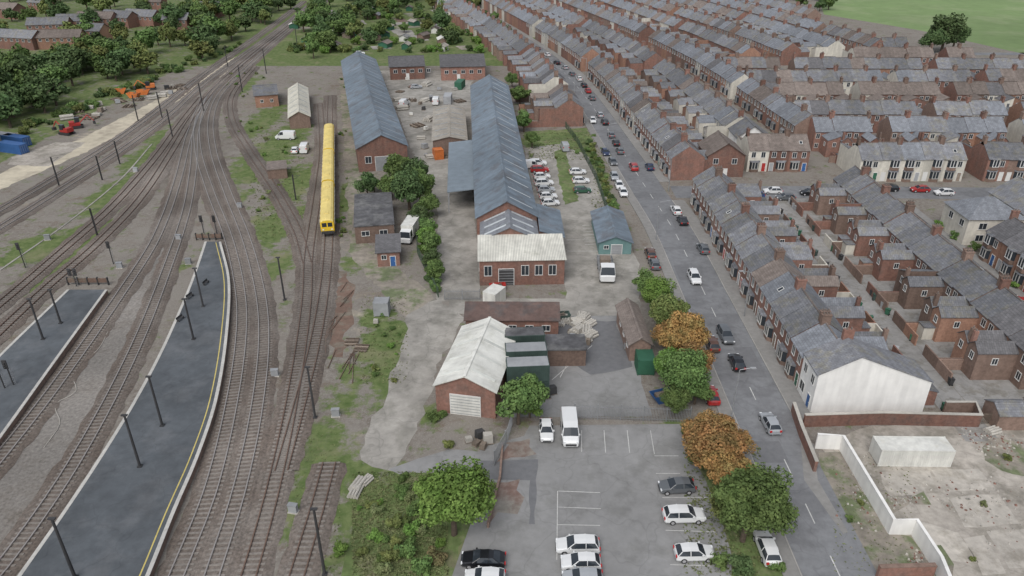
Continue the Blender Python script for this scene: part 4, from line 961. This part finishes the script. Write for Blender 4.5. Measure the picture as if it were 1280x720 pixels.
for a in [(959,684,90,'estate','white'),(963,528,92,'hatch','silver'),(921,452,90,'hatch','black'),(907,418,272,'estate','grey'),(868,346,270,'estate','white'),
          (889,493,90,'hatch','red'),(890,429,90,'hatch','brown'),(813,316,90,'hatch','brown'),(818,329,90,'hatch','grey'),(792,208,92,'estate','red'),
          (779,240,270,'hatch','white'),(774,231,270,'hatch','white'),(768,220,270,'hatch','silver'),(775,188,92,'hatch','grey'),(770,178,92,'hatch','black'),(764,168,92,'hatch','grey'),
          (756,152,94,'estate','black'),(750,143,94,'hatch','silver'),(740,122,96,'hatch','grey'),(735,113,96,'hatch','red'),(730,106,97,'hatch','black'),(741,150,270,'hatch','white'),
          (724,98,98,'hatch','white'),(715,92,100,'hatch','grey'),(766,202,275,'hatch','grey'),(757,190,275,'hatch','darkblue'),(879,310,92,'hatch','grey'),(853,275,92,'hatch','black'),(845,262,92,'hatch','white'),
          (812,208,92,'hatch','darkblue'),(706,84,104,'hatch','silver'),(696,78,108,'hatch','black'),(684,68,108,'hatch','white'),(672,60,108,'hatch','grey')]: car(*a,st)
s2='on the residential side street'
for a in [(1105,261,92,'hatch','white'),(1121,273,92,'estate','darkblue'),(1138,287,92,'hatch','grey'),(1171,311,92,'estate','white'),(1189,326,92,'hatch','white'),(1110,235,178,'estate','black'),
          (1097,209,90,'hatch','silver'),(1275,377,90,'hatch','red'),(966,238,178,'hatch','white'),(982,246,178,'hatch','grey'),(1078,240,270,'hatch','grey'),
          (1218,343,92,'hatch','black'),(1012,240,178,'hatch','black'),(944,243,178,'hatch','blue'),(1035,238,178,'hatch','silver'),(1180,240,178,'hatch','white'),(1150,236,178,'hatch','red')]: car(*a,s2)
yd='in the warehouse yard'
for i,c in enumerate(['white','red','white','white','silver','white','white']): car(672+i*2.6,203+i*8.3,8+R.uniform(-5,5),R.choice(['hatch','estate']),c,yd)
for a in [(722,214,'white'),(726,225,'white'),(728,237,'green')]: car(a[0],a[1],5,'hatch',a[2],yd)
car(706,184,95,'van','silver',yd,scale=.9); car(663,207,5,'van','white',yd,scale=.9)
for a in [(357,171,178,'van','white'),(369,187,95,'hatch','white'),(381,186,95,'van','white'),(545,127,90,'van','white'),(521,215,80,'hatch','grey'),(450,66,10,'hatch','white'),(520,108,10,'hatch','silver'),(505,130,80,'van','white')]: car(*a,'parked in the railway yard')
for (x,y) in [(100,203.3),(125,203.3),(98,243),(120,246),(148,243)]:
    car(0,0,R.choice([0,180]),'hatch',R.choice(['white','grey','red','silver','black']),'on a narrow terrace street',world=(x,y))
wm_=wheel_me(.48,.3)
def lorry(px,py,head,flat,label,name,sc=1):
    p=P(px,py); T=thing(name,label,'lorry',(p.x,p.y,.03),math.radians(head),scale=sc)
    st_=[(3.4,.5,1.05,1.2,1.05,1.3,1.0),(3.3,.45,1.12,1.3,1.12,1.5,1.08),(2.9,.45,1.15,1.5,1.13,2.6,1.0),(1.6,.45,1.15,1.5,1.13,2.75,1.03),(1.5,.5,1.12,1.4,1.1,2.6,1.0)]
    B,G=loft(st_,(1,2),(1,),((1,2),)); part('cab',B.mesh('cab',[PAINT['white']]),T); part('windscreen',G.mesh('windscreen',[glass]),T)
    q=MB(); q.box(-3.6 if flat else -5.5,1.45,-.45,.45,.55,.85); part('chassis',q.mesh('chassis',[steel_dk]),T)
    if flat:
        q=MB(); q.box(-3.7,1.4,-1.2,1.2,.95,1.1); q.box(-3.7,1.4,1.16,1.2,1.1,1.5); q.box(-3.7,1.4,-1.2,-1.16,1.1,1.5); q.box(1.3,1.4,-1.16,1.16,1.1,2.1); q.box(-3.7,-3.62,-1.16,1.16,1.1,1.5); part('load_bed',q.mesh('load_bed',[grey_p]),T)
        q=MB(); q.box(-2.8,-1.2,-.8,.8,1.11,1.9); part('load',q.mesh('load',[timber]),T)
    else:
        q=MB(); q.box(-5.6,1.4,-1.22,1.22,.95,3.3); q.box(-5.62,1.42,-1.24,-1.18,3.2,3.34); q.box(-5.62,1.42,1.18,1.24,3.2,3.34); part('box_body',q.mesh('box_body',[white_p]),T)
    for wx in ((2.4,-1.8,-2.9) if flat else (2.4,-3.2,-4.3)):
        for s in (-1,1): part('wheel',wm_,T,(wx,s*.98,.48))
lorry(757,343,268,True,'white flatbed lorry facing the yard gate','flatbed_lorry',1.18)
lorry(512,298,262,False,'long white box lorry beside the brick hut','box_lorry')

# ------------------------------------------------------------ yard objects
def container(px,py,L,head,mat,label,h=2.6,w_=2.44,z=0,name='shipping_container',roof=None):
    p=P(px,py); T=thing(name,label,'container',(p.x,p.y,z),math.radians(head))
    mb=MB(); hw=w_/2; n=int(L/.28)
    mb.box(-L/2,L/2,-hw+.04,hw-.04,.12,h-.05)
    for i in range(n):
        x=-L/2+.1+i*(L-.2)/n; mb.box(x,x+.13,-hw,-hw+.039,.15,h-.12); mb.box(x,x+.13,hw-.039,hw,.15,h-.12)
    part('container_wall',mb.mesh('container_wall',[mat]),T)
    if roof:
        mb=MB(); mb.box(-L/2+.1,L/2-.1,-hw+.1,hw-.1,h-.045,h+.01); part('roof',mb.mesh('roof',[roof]),T)
    mb=MB()
    for x in (-L/2,L/2-.12):
        for y in (-hw,hw-.12): mb.box(x-.01,x+.13,y-.01,y+.13,0,h+.02)
    for z_ in (0.02,h-.13):
        for y in (-hw-.012,hw-.1): mb.box(-L/2+.12,L/2-.12,y,y+.112,z_,z_+.12)
    part('corner_frame',mb.mesh('corner_frame',[mat]),T)
    for y in (-.9,-.3,.3,.9):
        mb=MB(); mb.rod((L/2+.04,y,.25),(L/2+.04,y,h-.25),.025); part('lock_bar',mb.mesh('lock_bar',[steel_g]),T)
container(1136,574,8.8,-1,white_p,'long white weathered container on the vacant lot',2.5,2.7)
for a in [(18,190,8,-20,blue_p,'blue steel container in the works compound'),(22,181,8,-20,blue_p,'blue steel container in the works compound'),(8,178,6,-20,grey_p,'grey steel container in the works compound'),
          (805,462,3,90,green_p,'green steel container beside the trees'),(795,440,3,90,dgreen,'green steel container beside the trees'),(618,378,3.4,60,white_p,'pale green-grey cabin beside workshop'),
          (478,392,2.2,90,grey_p,'small grey site cabin on gravel'),
          (560,128,6,90,grey_p,'grey container in storage yard'),(548,198,2.4,20,orange_p,'orange storage box in yard'),(575,110,6,80,green_p,'green container in storage yard')]: container(*a)
for k,(x,y) in enumerate([(655,452),(657,472),(659,491)]):
    container(x,y,5.8,4,dgreen,'dark green steel container stacked beside the store',roof=felt)
    container(x,y,5.8,4,dgreen,'dark green steel container stacked beside the store',z=2.66,roof=grey_p if k else felt)
def skip(px,py,head,mat,label,s=1):
    p=P(px,py); T=thing('skip','%s'%label,'skip',(p.x,p.y,.03),math.radians(head),scale=s)
    mb=MB(); a=[(-1,-.8,0),(1,-.8,0),(1,.8,0),(-1,.8,0)]; b_=[(-1.8,-.85,1.3),(1.8,-.85,1.3),(1.8,.85,1.3),(-1.8,.85,1.3)]; c=[(x*.94,y*.93,1.3) for x,y,z in b_]
    d_=[(-1.1,-.75,.3),(1.1,-.75,.3),(1.1,.75,.3),(-1.1,.75,.3)]
    mb.add(a+b_+c+d_,[(3,2,1,0)]+[(i,(i+1)%4,4+(i+1)%4,4+i) for i in range(4)]+[(4+i,4+(i+1)%4,8+(i+1)%4,8+i) for i in range(4)]+[(8+i,8+(i+1)%4,12+(i+1)%4,12+i) for i in range(4)]+[(12,13,14,15)])
    part('skip_body',mb.mesh('skip_body',[mat]),T)
    q=MB(); q.box(-.95,.95,-.72,.72,.5,.95); q.rod((-.8,-.5,.9),(.9,.3,1.5),.06); q.rod((-.5,.5,.9),(.9,-.3,1.4),.08); part('rubble',q.mesh('rubble',[timber]),T)
for a in [(622,362,10,red_p,'red skip outside the workshop',.8),(828,500,20,blue_p,'blue skip beside the fence',1),(700,400,10,dgreen,'green skip in service yard',.9),(150,117,20,orange_p,'orange skip in the works compound',1.2),(180,118,10,orange_p,'orange skip in the works compound',1.2),(168,122,-10,orange_p,'orange skip in the works compound',1.2),(768,312,0,green_p,'green skip beside the shed',.9)]: skip(*a)
def stack(px,py,head,kind,s=1,z=.02):
    p=P(px,py)
    if kind=='pipes':
        T=thing('pipe_stack','stack of pale concrete pipes on rough ground','pipes',(p.x,p.y,z),math.radians(head),'stacks of materials in the yard',scale=s)
        for r_ in range(2):
            for i in range(4-r_):
                q=MB(); q.rod((-1.3,(i-1.5+r_*.5)*.5,.25+r_*.43),(1.3,(i-1.5+r_*.5)*.5,.25+r_*.43),.24,n=10); part('pipe',q.mesh('pipe',[stone]),T)
    elif kind=='sleepers':
        T=thing('sleeper_stack','pile of old timber railway sleepers','sleepers',(p.x,p.y,z),math.radians(head),'stacks of materials in the yard',scale=s)
        for r_ in range(2):
            for i in range(4):
                q=MB()
                if r_%2: q.box(-1.2+i*.65,-.9+i*.65,-1.3,1.3,r_*.2,r_*.2+.17)
                else: q.box(-1.3,1.3,-1.1+i*.6,-.8+i*.6,r_*.2,r_*.2+.17)
                part('sleeper',q.mesh('sleeper',[bark if i%2 else timber]),T)
    elif kind=='pallets':
        T=thing('pallet_stack','stack of wrapped goods on timber pallets','pallets',(p.x,p.y,z),math.radians(head),'stacks of materials in the yard',scale=s)
        q=MB(); 
        for i in range(5): q.box(-.6,.6,-.5+i*.22,-.38+i*.22,.1,.13)
        for i in range(3): q.box(-.6+i*.55,-.5+i*.55,-.5,.5,0,.1)
        part('pallet',q.mesh('pallet',[timber]),T)
        hh=R.uniform(.6,1.3)
        q=MB(); q.add([(-.55,-.45,.131),(.55,-.45,.131),(.55,.45,.131),(-.55,.45,.131),(-.5,-.42,hh-.05),(.52,-.4,hh),(.5,.42,hh-.1),(-.52,.4,hh)],[(0,1,5,4),(1,2,6,5),(2,3,7,6),(3,0,4,7),(4,5,6,7)]); part('wrapped_load',q.mesh('wrapped_load',[R.choice([white_p,grey_p,timber,grey_p,steel_dk,stone])]),T)
for i in range(26):
    x,y=R.uniform(698,738),R.uniform(396,432); stack(x,y,R.uniform(0,90),R.choice(['pallets','pallets','pipes']),R.uniform(.6,1.0),.03)
for a in [(448,608,70,'pipes',.8),(444,617,80,'pipes',.7),(458,602,60,'pipes',.6),(440,428,90,'sleepers',.8),(452,436,85,'sleepers',.8),(600,548,30,'pallets',1),(610,553,10,'pallets',1.1),(596,556,50,'pallets',.9),(586,552,20,'pallets',.8),(604,560,70,'pallets',.8),(682,497,10,'pallets',1.1),(690,492,20,'pallets',1),(784,436,0,'pallets',.9),(470,404,0,'pallets',.7)]: stack(*a,z=.03)
for i in range(45):
    x=R.uniform(492,585); y=R.uniform(98,205); 
    if 536<x<590 and 128<y<185: continue
    if x>555 and y>165: continue
    if x<470+(y-76)*.33+10 : continue
    stack(x,y,R.uniform(0,90),R.choice(['pallets','pipes','sleepers']),R.uniform(.8,1.5))
for i in range(26):
    x=R.uniform(80,230); y=161-(x-70)*.28+R.uniform(-16,0); stack(x,y,R.uniform(0,90),R.choice(['pallets','sleepers','pipes']),R.uniform(.9,1.5))
for a in [(1240,540,20,'pipes',.7),(1200,525,10,'pallets',.8)]: stack(*a)
for i in range(18):
    x,y=R.choice([(418,400),(424,420),(430,370),(412,440),(385,600),(440,450)]); p=P(x+R.uniform(-6,6),y+R.uniform(-14,14)); a=math.radians(R.uniform(70,105)); l=R.uniform(3,8)
    q=MB(); q.box(-l/2,l/2,-.06,.06,0,.05); q.box(-l/2,l/2,-.02,.02,.05,.12); q.box(-l/2,l/2,-.035,.035,.12,.16)
    T=thing('scrap_rail','rusty length of scrap rail on the gravel','rail',(p.x,p.y,.02),a,'scrap rails beside the siding'); part('rail_length',q.mesh('rail_length',[rust_dirt]),T)
def digger(px,py,head,mat,label):
    p=P(px,py); T=thing('excavator',label,'excavator',(p.x,p.y,.02),math.radians(head))
    for s in (-1,1):
        q=MB(); q.box(-1.6,1.6,s*1.0-.25,s*1.0+.25,.12,.75); q.rod((-1.6,s*1.0-.25,.43),(-1.6,s*1.0+.25,.43),.32,n=10); q.rod((1.6,s*1.0-.25,.43),(1.6,s*1.0+.25,.43),.32,n=10); part('track',q.mesh('track',[steel_dk]),T)
    q=MB(); q.box(-1.7,1.2,-1.1,1.1,.85,1.5); part('chassis',q.mesh('chassis',[mat]),T)
    q=MB(); q.box(-1.7,-.3,-1.1,1.1,1.503,2.0); part('engine_cover',q.mesh('engine_cover',[mat]),T)
    q=MB(); q.box(-.1,1.15,.15,1.05,1.51,2.9); part('cab',q.mesh('cab',[glass]),T)
    q=MB(); q.rod((1.0,-.3,1.4),(3.4,-.3,3.4),.2,.16); q.rod((3.4,-.3,3.4),(4.9,-.3,1.6),.15,.12); part('boom',q.mesh('boom',[mat]),T)
    q=MB(); q.box(4.5,5.2,-.8,.2,.7,1.5); part('bucket',q.mesh('bucket',[steel_dk]),T)
digger(96,160,30,red_p,'red excavator in the works compound'); digger(84,168,160,red_p,'red excavator in the works compound'); digger(188,112,200,orange_p,'orange excavator in the works compound')
lm=MB(); lm.cyl(0,0,0,8,.1,.06,8); lme=lm.mesh('pole',[steel_g]); am=MB(); am.rod((0,0,8),(1.4,0,8.3),.045); ame=am.mesh('arm',[steel_g]); lh=MB(); lh.box(1.3,2.0,-.14,.14,8.22,8.36); lhe=lh.mesh('lamp_head',[grey_p])
for i,y in enumerate(range(78,330,28)):
    j=min(range(len(MS)),key=lambda k:abs(MS[k].y-y)); p=MS[j]; s=1 if i%2 else -1
    T=thing('street_lamp','tall grey steel street lamp beside the kerb','street lamp',(p.x+s*4.6,p.y,.14),math.pi if s>0 else 0,'street lamps along the main street')
    part('pole',lme,T); part('arm',ame,T); part('lamp_head',lhe,T)
q=MB(); 
for i in range(520):
    c=R.choice([(1250,560,25,16),(1080,620,20,40),(1220,545,30,8),(1150,700,14,14),(1190,620,60,20),(1240,640,50,40),(1130,625,25,10)]); p=P(c[0]+R.gauss(0,1)*c[2]*.6,c[1]+R.gauss(0,1)*c[3]*.6)
    s=R.uniform(.05,.2); a=R.uniform(0,3); cx,sx=math.cos(a)*s,math.sin(a)*s
    q.add([(p.x+cx,p.y+sx,.01),(p.x-sx,p.y+cx,.01),(p.x-cx,p.y-sx,.01),(p.x+sx,p.y-cx,.01),(p.x+cx*.6,p.y+sx*.5,s),(p.x-sx*.7,p.y+cx*.6,s*.9),(p.x-cx*.5,p.y-sx*.7,s*.8)],[(0,1,5,4),(1,2,6,5),(2,3,6),(3,0,4,6),(4,5,6)],i%3)
o=thing('rubble','scattered broken brick and concrete rubble','rubble',(0,0,0),0,None,q.mesh('rubble',[stone,brick,conc])); o['kind']='stuff'
# ------------------------------------------------------------ trees
def crown_mesh(seed,mat,nl=6500,r=4.0,h=3.6,leaf=.31,clumps=26):
    rs=np.random.RandomState(seed)
    c=rs.normal(size=(clumps,3)); c/=np.linalg.norm(c,axis=1)[:,None]; c*=(rs.uniform(.25,.85,clumps)[:,None])
    c[:,0]*=r*.85; c[:,1]*=r*.85; c[:,2]*=h*.85
    cr=rs.uniform(.22,.42,clumps)*r
    k=rs.randint(0,clumps,nl); d=rs.normal(size=(nl,3)); d/=np.linalg.norm(d,axis=1)[:,None]
    pos=c[k]+d*(cr[k]*rs.uniform(.4,1.12,nl)**.6)[:,None]*np.array([1,1,.8])
    nrm=d+rs.normal(size=(nl,3))*.6+np.array([0,0,.35]); nrm/=np.linalg.norm(nrm,axis=1)[:,None]
    t=np.cross(nrm,rs.normal(size=(nl,3))); t/=np.linalg.norm(t,axis=1)[:,None]; b_=np.cross(nrm,t)
    s=(leaf*rs.uniform(.5,1.15,nl))[:,None]
    q=np.stack([pos-t*s,pos-b_*s*.6,pos+t*s,pos+b_*s*.6],1).reshape(-1,3)
    me=bpy.data.meshes.new('crown'); me.from_pydata(q.tolist(),[],np.arange(nl*4).reshape(-1,4).tolist()); me.materials.append(mat); me.update(); return me
def trunk_mesh(seed,th=3.4):
    rr=random.Random(seed); mb=MB(); mb.rod((0,0,-.1),(0,0,th),.3,.2,8)
    for i in range(7):
        a=i*2.4+rr.random(); z=th*(.7+.05*i); mb.rod((0,0,z-.3),(math.cos(a)*rr.uniform(1.4,2.6),math.sin(a)*rr.uniform(1.4,2.6),z+rr.uniform(1.2,3)),.13,.04,6)
    mb.rod((0,0,th-.05),(.3,.2,th+3),.2,.06,7)
    return mb.mesh('trunk',[bark])
CR=[crown_mesh(i,leaf_g,clumps=22+4*i) for i in range(3)]; TK=[trunk_mesh(i) for i in range(3)]
BIG=[crown_mesh(60+i,leaf_g,nl=16000,leaf=.21,clumps=40) for i in range(2)]
FAR=[crown_mesh(20+i,leaf_g,nl=1800,r=4.0,h=3.6,leaf=.52,clumps=20) for i in range(3)]
BU=[crown_mesh(30+i,leaf_g,nl=1300,r=1.3,h=.9,leaf=.14,clumps=12) for i in range(3)]
LN={'green_leaves':'leafy green','bright_green_leaves':'bright green','dark_green_leaves':'dark green','orange_leaves':'orange autumn','yellow_green_leaves':'yellowing','weed_leaves':'pale green','reddish_scrub_leaves':'reddish'}
def tree(px,py,s,mat=leaf_g,kind='round',world=None,where='beside the yard',group=None):
    p=Vector(world) if world else P(px,py)
    T=thing('tree','%s broadleaf tree %s'%(LN[mat.name],where),'tree',(p.x,p.y,0),R.uniform(0,6.28),group,scale=s)
    T.scale=(s*R.uniform(.9,1.15),s*R.uniform(.9,1.15),s*R.uniform(.8,1.1))
    i=R.randrange(3); part('trunk',TK[i],T)
    if kind=='far': part('crown',FAR[i],T,(0,0,4.6),mat=mat)
    elif kind=='big': part('crown',BIG[i%2],T,(0,0,5.2),mat=mat)
    else: part('crown',CR[i],T,(0,0,5.2),mat=mat)
def bush(px,py,s,mat=leaf_g,world=None,where='on rough ground'):
    p=Vector(world) if world else P(px,py); T=thing('bush','%s bush %s'%(LN[mat.name],where),'bush',(p.x,p.y,0),R.uniform(0,6.28),'bushes on rough ground',scale=s)
    part('foliage',BU[R.randrange(3)],T,(0,0,.6),mat=mat)
for a in [(512,262,1.25,leaf_d),(500,236,1.0,leaf_g),(526,258,1.0,leaf_g),(490,250,.75,leaf_g),(518,238,1.0,leaf_d),(534,272,.7,leaf_g),
          (534,300,.6,leaf_g),(538,325,.65,leaf_g),(545,352,.6,leaf_g),(528,285,.7,leaf_d),(541,340,.55,leaf_d),(536,312,.6,leaf_l),(460,248,.7,leaf_d),(468,240,.5,leaf_g),(650,130,.9,leaf_g),(655,165,.8,leaf_g),(640,110,.7,leaf_g),(665,185,.6,leaf_g),
          (812,378,.6,leaf_g),(806,372,.6,leaf_g),(826,402,.65,leaf_g),(648,530,.9,leaf_g),(662,522,.55,leaf_l)]: tree(*a[:3],mat=a[3])
for a in [(568,668,1.15,leaf_l),(590,650,.8,leaf_l),(820,396,.8,leaf_l),(834,422,.85,leaf_y),(850,456,1.05,leaf_o),(836,440,.75,leaf_o),(864,480,.8,leaf_o),(852,502,1.0,leaf_g),(838,482,.75,leaf_l),(842,520,.6,leaf_g),(868,505,.6,leaf_g),
          (888,594,1.05,leaf_o),(902,574,.85,leaf_o),(878,566,.7,leaf_o),(902,614,.75,leaf_o),(928,676,1.15,leaf_g),(945,658,.95,leaf_g),(908,658,.75,leaf_y)]: tree(*a[:3],mat=a[3],kind='big')
for a in [(424,690,.9,leaf_l),(470,470,.6,leaf_g),(480,420,.5,leaf_g),(540,525,1.0,leaf_g),(555,520,.7,leaf_g),(510,690,1.3,leaf_g),(490,700,1.1,leaf_y),(530,712,1.3,leaf_g),(468,675,.9,leaf_l),(500,620,1.1,leaf_g),(520,640,1.2,leaf_g),(495,655,1.0,leaf_y),(545,700,1.2,weed_r),(480,715,1,weed_m),(515,665,1.1,leaf_l),(472,640,.8,weed_m),(505,600,.8,leaf_g),(530,610,.9,leaf_l),
          (930,715,1.4,leaf_d),(900,705,1.2,leaf_g),(970,712,1,leaf_g),(870,575,1.1,leaf_g),(862,545,1,leaf_y),(912,620,1.1,leaf_g),(740,205,.9,leaf_g),(748,225,.9,leaf_g),(756,245,.9,leaf_g),(735,190,1.1,leaf_g),
          (1172,285,1.3,leaf_l),(1196,300,1.3,leaf_g),(1215,312,1.2,leaf_g),(1268,360,1.0,leaf_l),(1228,632,.45,weed_m),(1060,650,.5,leaf_g),(560,560,.8,leaf_y),(1075,630,.5,leaf_y),(1260,575,.6,leaf_y),(1215,700,.4,leaf_y)]: bush(*a[:3],mat=a[3])
for i in range(100):
    z=R.choice([(320,360,150,290),(320,372,160,290),(440,500,610,720),(450,560,590,720),(655,760,165,200),(280,330,90,170),(420,480,90,110),(500,560,600,720),(465,500,380,480),(425,434,160,300)])
    x=R.uniform(z[0],z[1]); y=R.uniform(z[2],z[3])
    bush(x,y,R.uniform(.3,.8),R.choice([leaf_g,weed_m,leaf_y,leaf_l]))
for i in range(26):
    t=i/25; bush(738+t*30+R.uniform(-3,3),180+t*85,R.uniform(.7,1.2),R.choice([leaf_g,leaf_d,leaf_y]),where='along the boundary fence')
for i in range(20):
    t=i/19; bush(522+t*22+R.uniform(-3,3),282+t*82,R.uniform(.8,1.3),R.choice([leaf_g,leaf_d,leaf_l]),where='along the boundary fence')
for i in range(44):
    t=i/43; x=30+t*270; y=168-t*110+R.uniform(-8,2); bush(x,y,R.uniform(1.0,2.2),R.choice([leaf_g,leaf_y,leaf_d,leaf_g]),where='along the railway verge')
for i in range(90):   # hedges between the allotment plots
    x=R.uniform(360,605); y=R.choice([16,24,33,43,54,64])+R.uniform(-2,2); bush(x,y,R.uniform(1.4,2.8),R.choice([leaf_g,leaf_y,leaf_d,leaf_l]),where='along an allotment hedge')
def wood(px,n,smin,smax,mats,label,mind=5.5,grp='trees beside the railway'):
    ps=[P(*p) for p in px]; xs_=[p.x for p in ps]; ys_=[p.y for p in ps]; pl=[]; tries=0
    def ins(x,y):
        c=False; j=len(ps)-1
        for i in range(len(ps)):
            if (ps[i].y>y)!=(ps[j].y>y) and x<(ps[j].x-ps[i].x)*(y-ps[i].y)/(ps[j].y-ps[i].y)+ps[i].x: c=not c
            j=i
        return c
    while len(pl)<n and tries<n*60:
        tries+=1; x=R.uniform(min(xs_),max(xs_)); y=R.uniform(min(ys_),max(ys_))
        if not ins(x,y) or any((x-a)**2+(y-b_)**2<mind**2 for a,b_ in pl): continue
        pl.append((x,y)); tree(0,0,R.uniform(smin,smax),R.choice(mats),'far',world=(x,y),where=label,group=grp)
G3=[leaf_g,leaf_d,leaf_d,leaf_g,leaf_y]
wood([(-40,200),(0,165),(60,142),(98,110),(90,85),(0,90),(-60,110)],42,1.0,1.6,[leaf_d,leaf_g,leaf_d],'beside the works compound',5)
wood([(95,98),(160,106),(190,90),(180,66),(110,66)],20,.9,1.4,G3,'beside the works compound',5)
wood([(180,66),(240,86),(290,56),(372,8),(300,-10),(200,20)],64,1.0,1.7,G3,'beside the railway cutting',5.5)
wood([(385,75),(430,82),(440,40),(500,5),(470,-12),(400,10),(370,50)],42,.8,1.5,G3,'around the allotments',5.5)
wood([(0,60),(180,60),(190,30),(260,-20),(-50,-30),(-60,50)],52,1.0,1.7,G3,'among the estate houses',8.5)
wood([(440,60),(600,62),(600,5),(560,-15),(450,0)],54,.7,1.35,G3,'around the allotments',6.5)
wood([(610,60),(640,95),(630,30),(600,15)],8,.5,.9,G3,'beside the back gardens',7)
wood([(952,8),(1040,22),(1045,10),(1000,-12),(940,-10)],9,.9,1.4,[leaf_d,leaf_g],'beside the playing field',6)
tree(1176,66,2.0,leaf_d,'round',where='at the playing field edge'); tree(1160,68,1.5,leaf_d,'round',where='at the playing field edge'); tree(1190,64,1.5,leaf_d,'round',where='at the playing field edge')
for i in range(40):
    p=P(R.uniform(355,600),R.uniform(12,66))
    bld('garden_shed','small shed on the allotments','shed',None,None,None,2,2.8,R.choice([timber,white_p,green_p,brick2]),R.choice([felt,conc_roof,white_p,slate,tile_br]),kind='gable',world=((p.x,p.y),R.uniform(-40,40),R.uniform(3,5),R.uniform(3,7)),group='allotment sheds')
wd=[]
def weeds(px0,px1,py0,py1,n,s):
    for _ in range(n):
        p=P(R.uniform(px0,px1),R.uniform(py0,py1)); wd.append((p.x,p.y,s*R.uniform(.5,1.3)))
weeds(440,560,590,720,4500,.12); weeds(450,510,370,480,500,.12); weeds(365,425,540,720,400,.1); weeds(310,380,140,300,900,.16); weeds(855,950,560,720,1500,.14); weeds(660,740,165,200,600,.18)
weeds(1040,1140,580,720,300,.1); weeds(740,765,190,260,200,.2)
q=MB()
for (x,y,s) in wd:
    for k in range(3):
        a=R.uniform(0,6.28); dx,dy=math.cos(a)*s,math.sin(a)*s; lx,ly=R.uniform(-s,s)*.9,R.uniform(-s,s)*.9
        q.add([(x-dx*.5,y-dy*.5,.0),(x+dx*.5,y+dy*.5,.0),(x+dx*.7+lx,y+dy*.7+ly,s*.9),(x-dx*.7+lx,y-dy*.7+ly,s*.8)],[(0,1,2,3)])
o=thing('weeds','low scattered weeds and grass tufts','weeds',(0,0,0),0,None,q.mesh('weeds',[weed_m])); o['kind']='stuff'
print('OBJ',len(bpy.data.objects),'HOUSES',len(specs),'TREES',sum(o.name.startswith('tree') for o in bpy.data.objects))
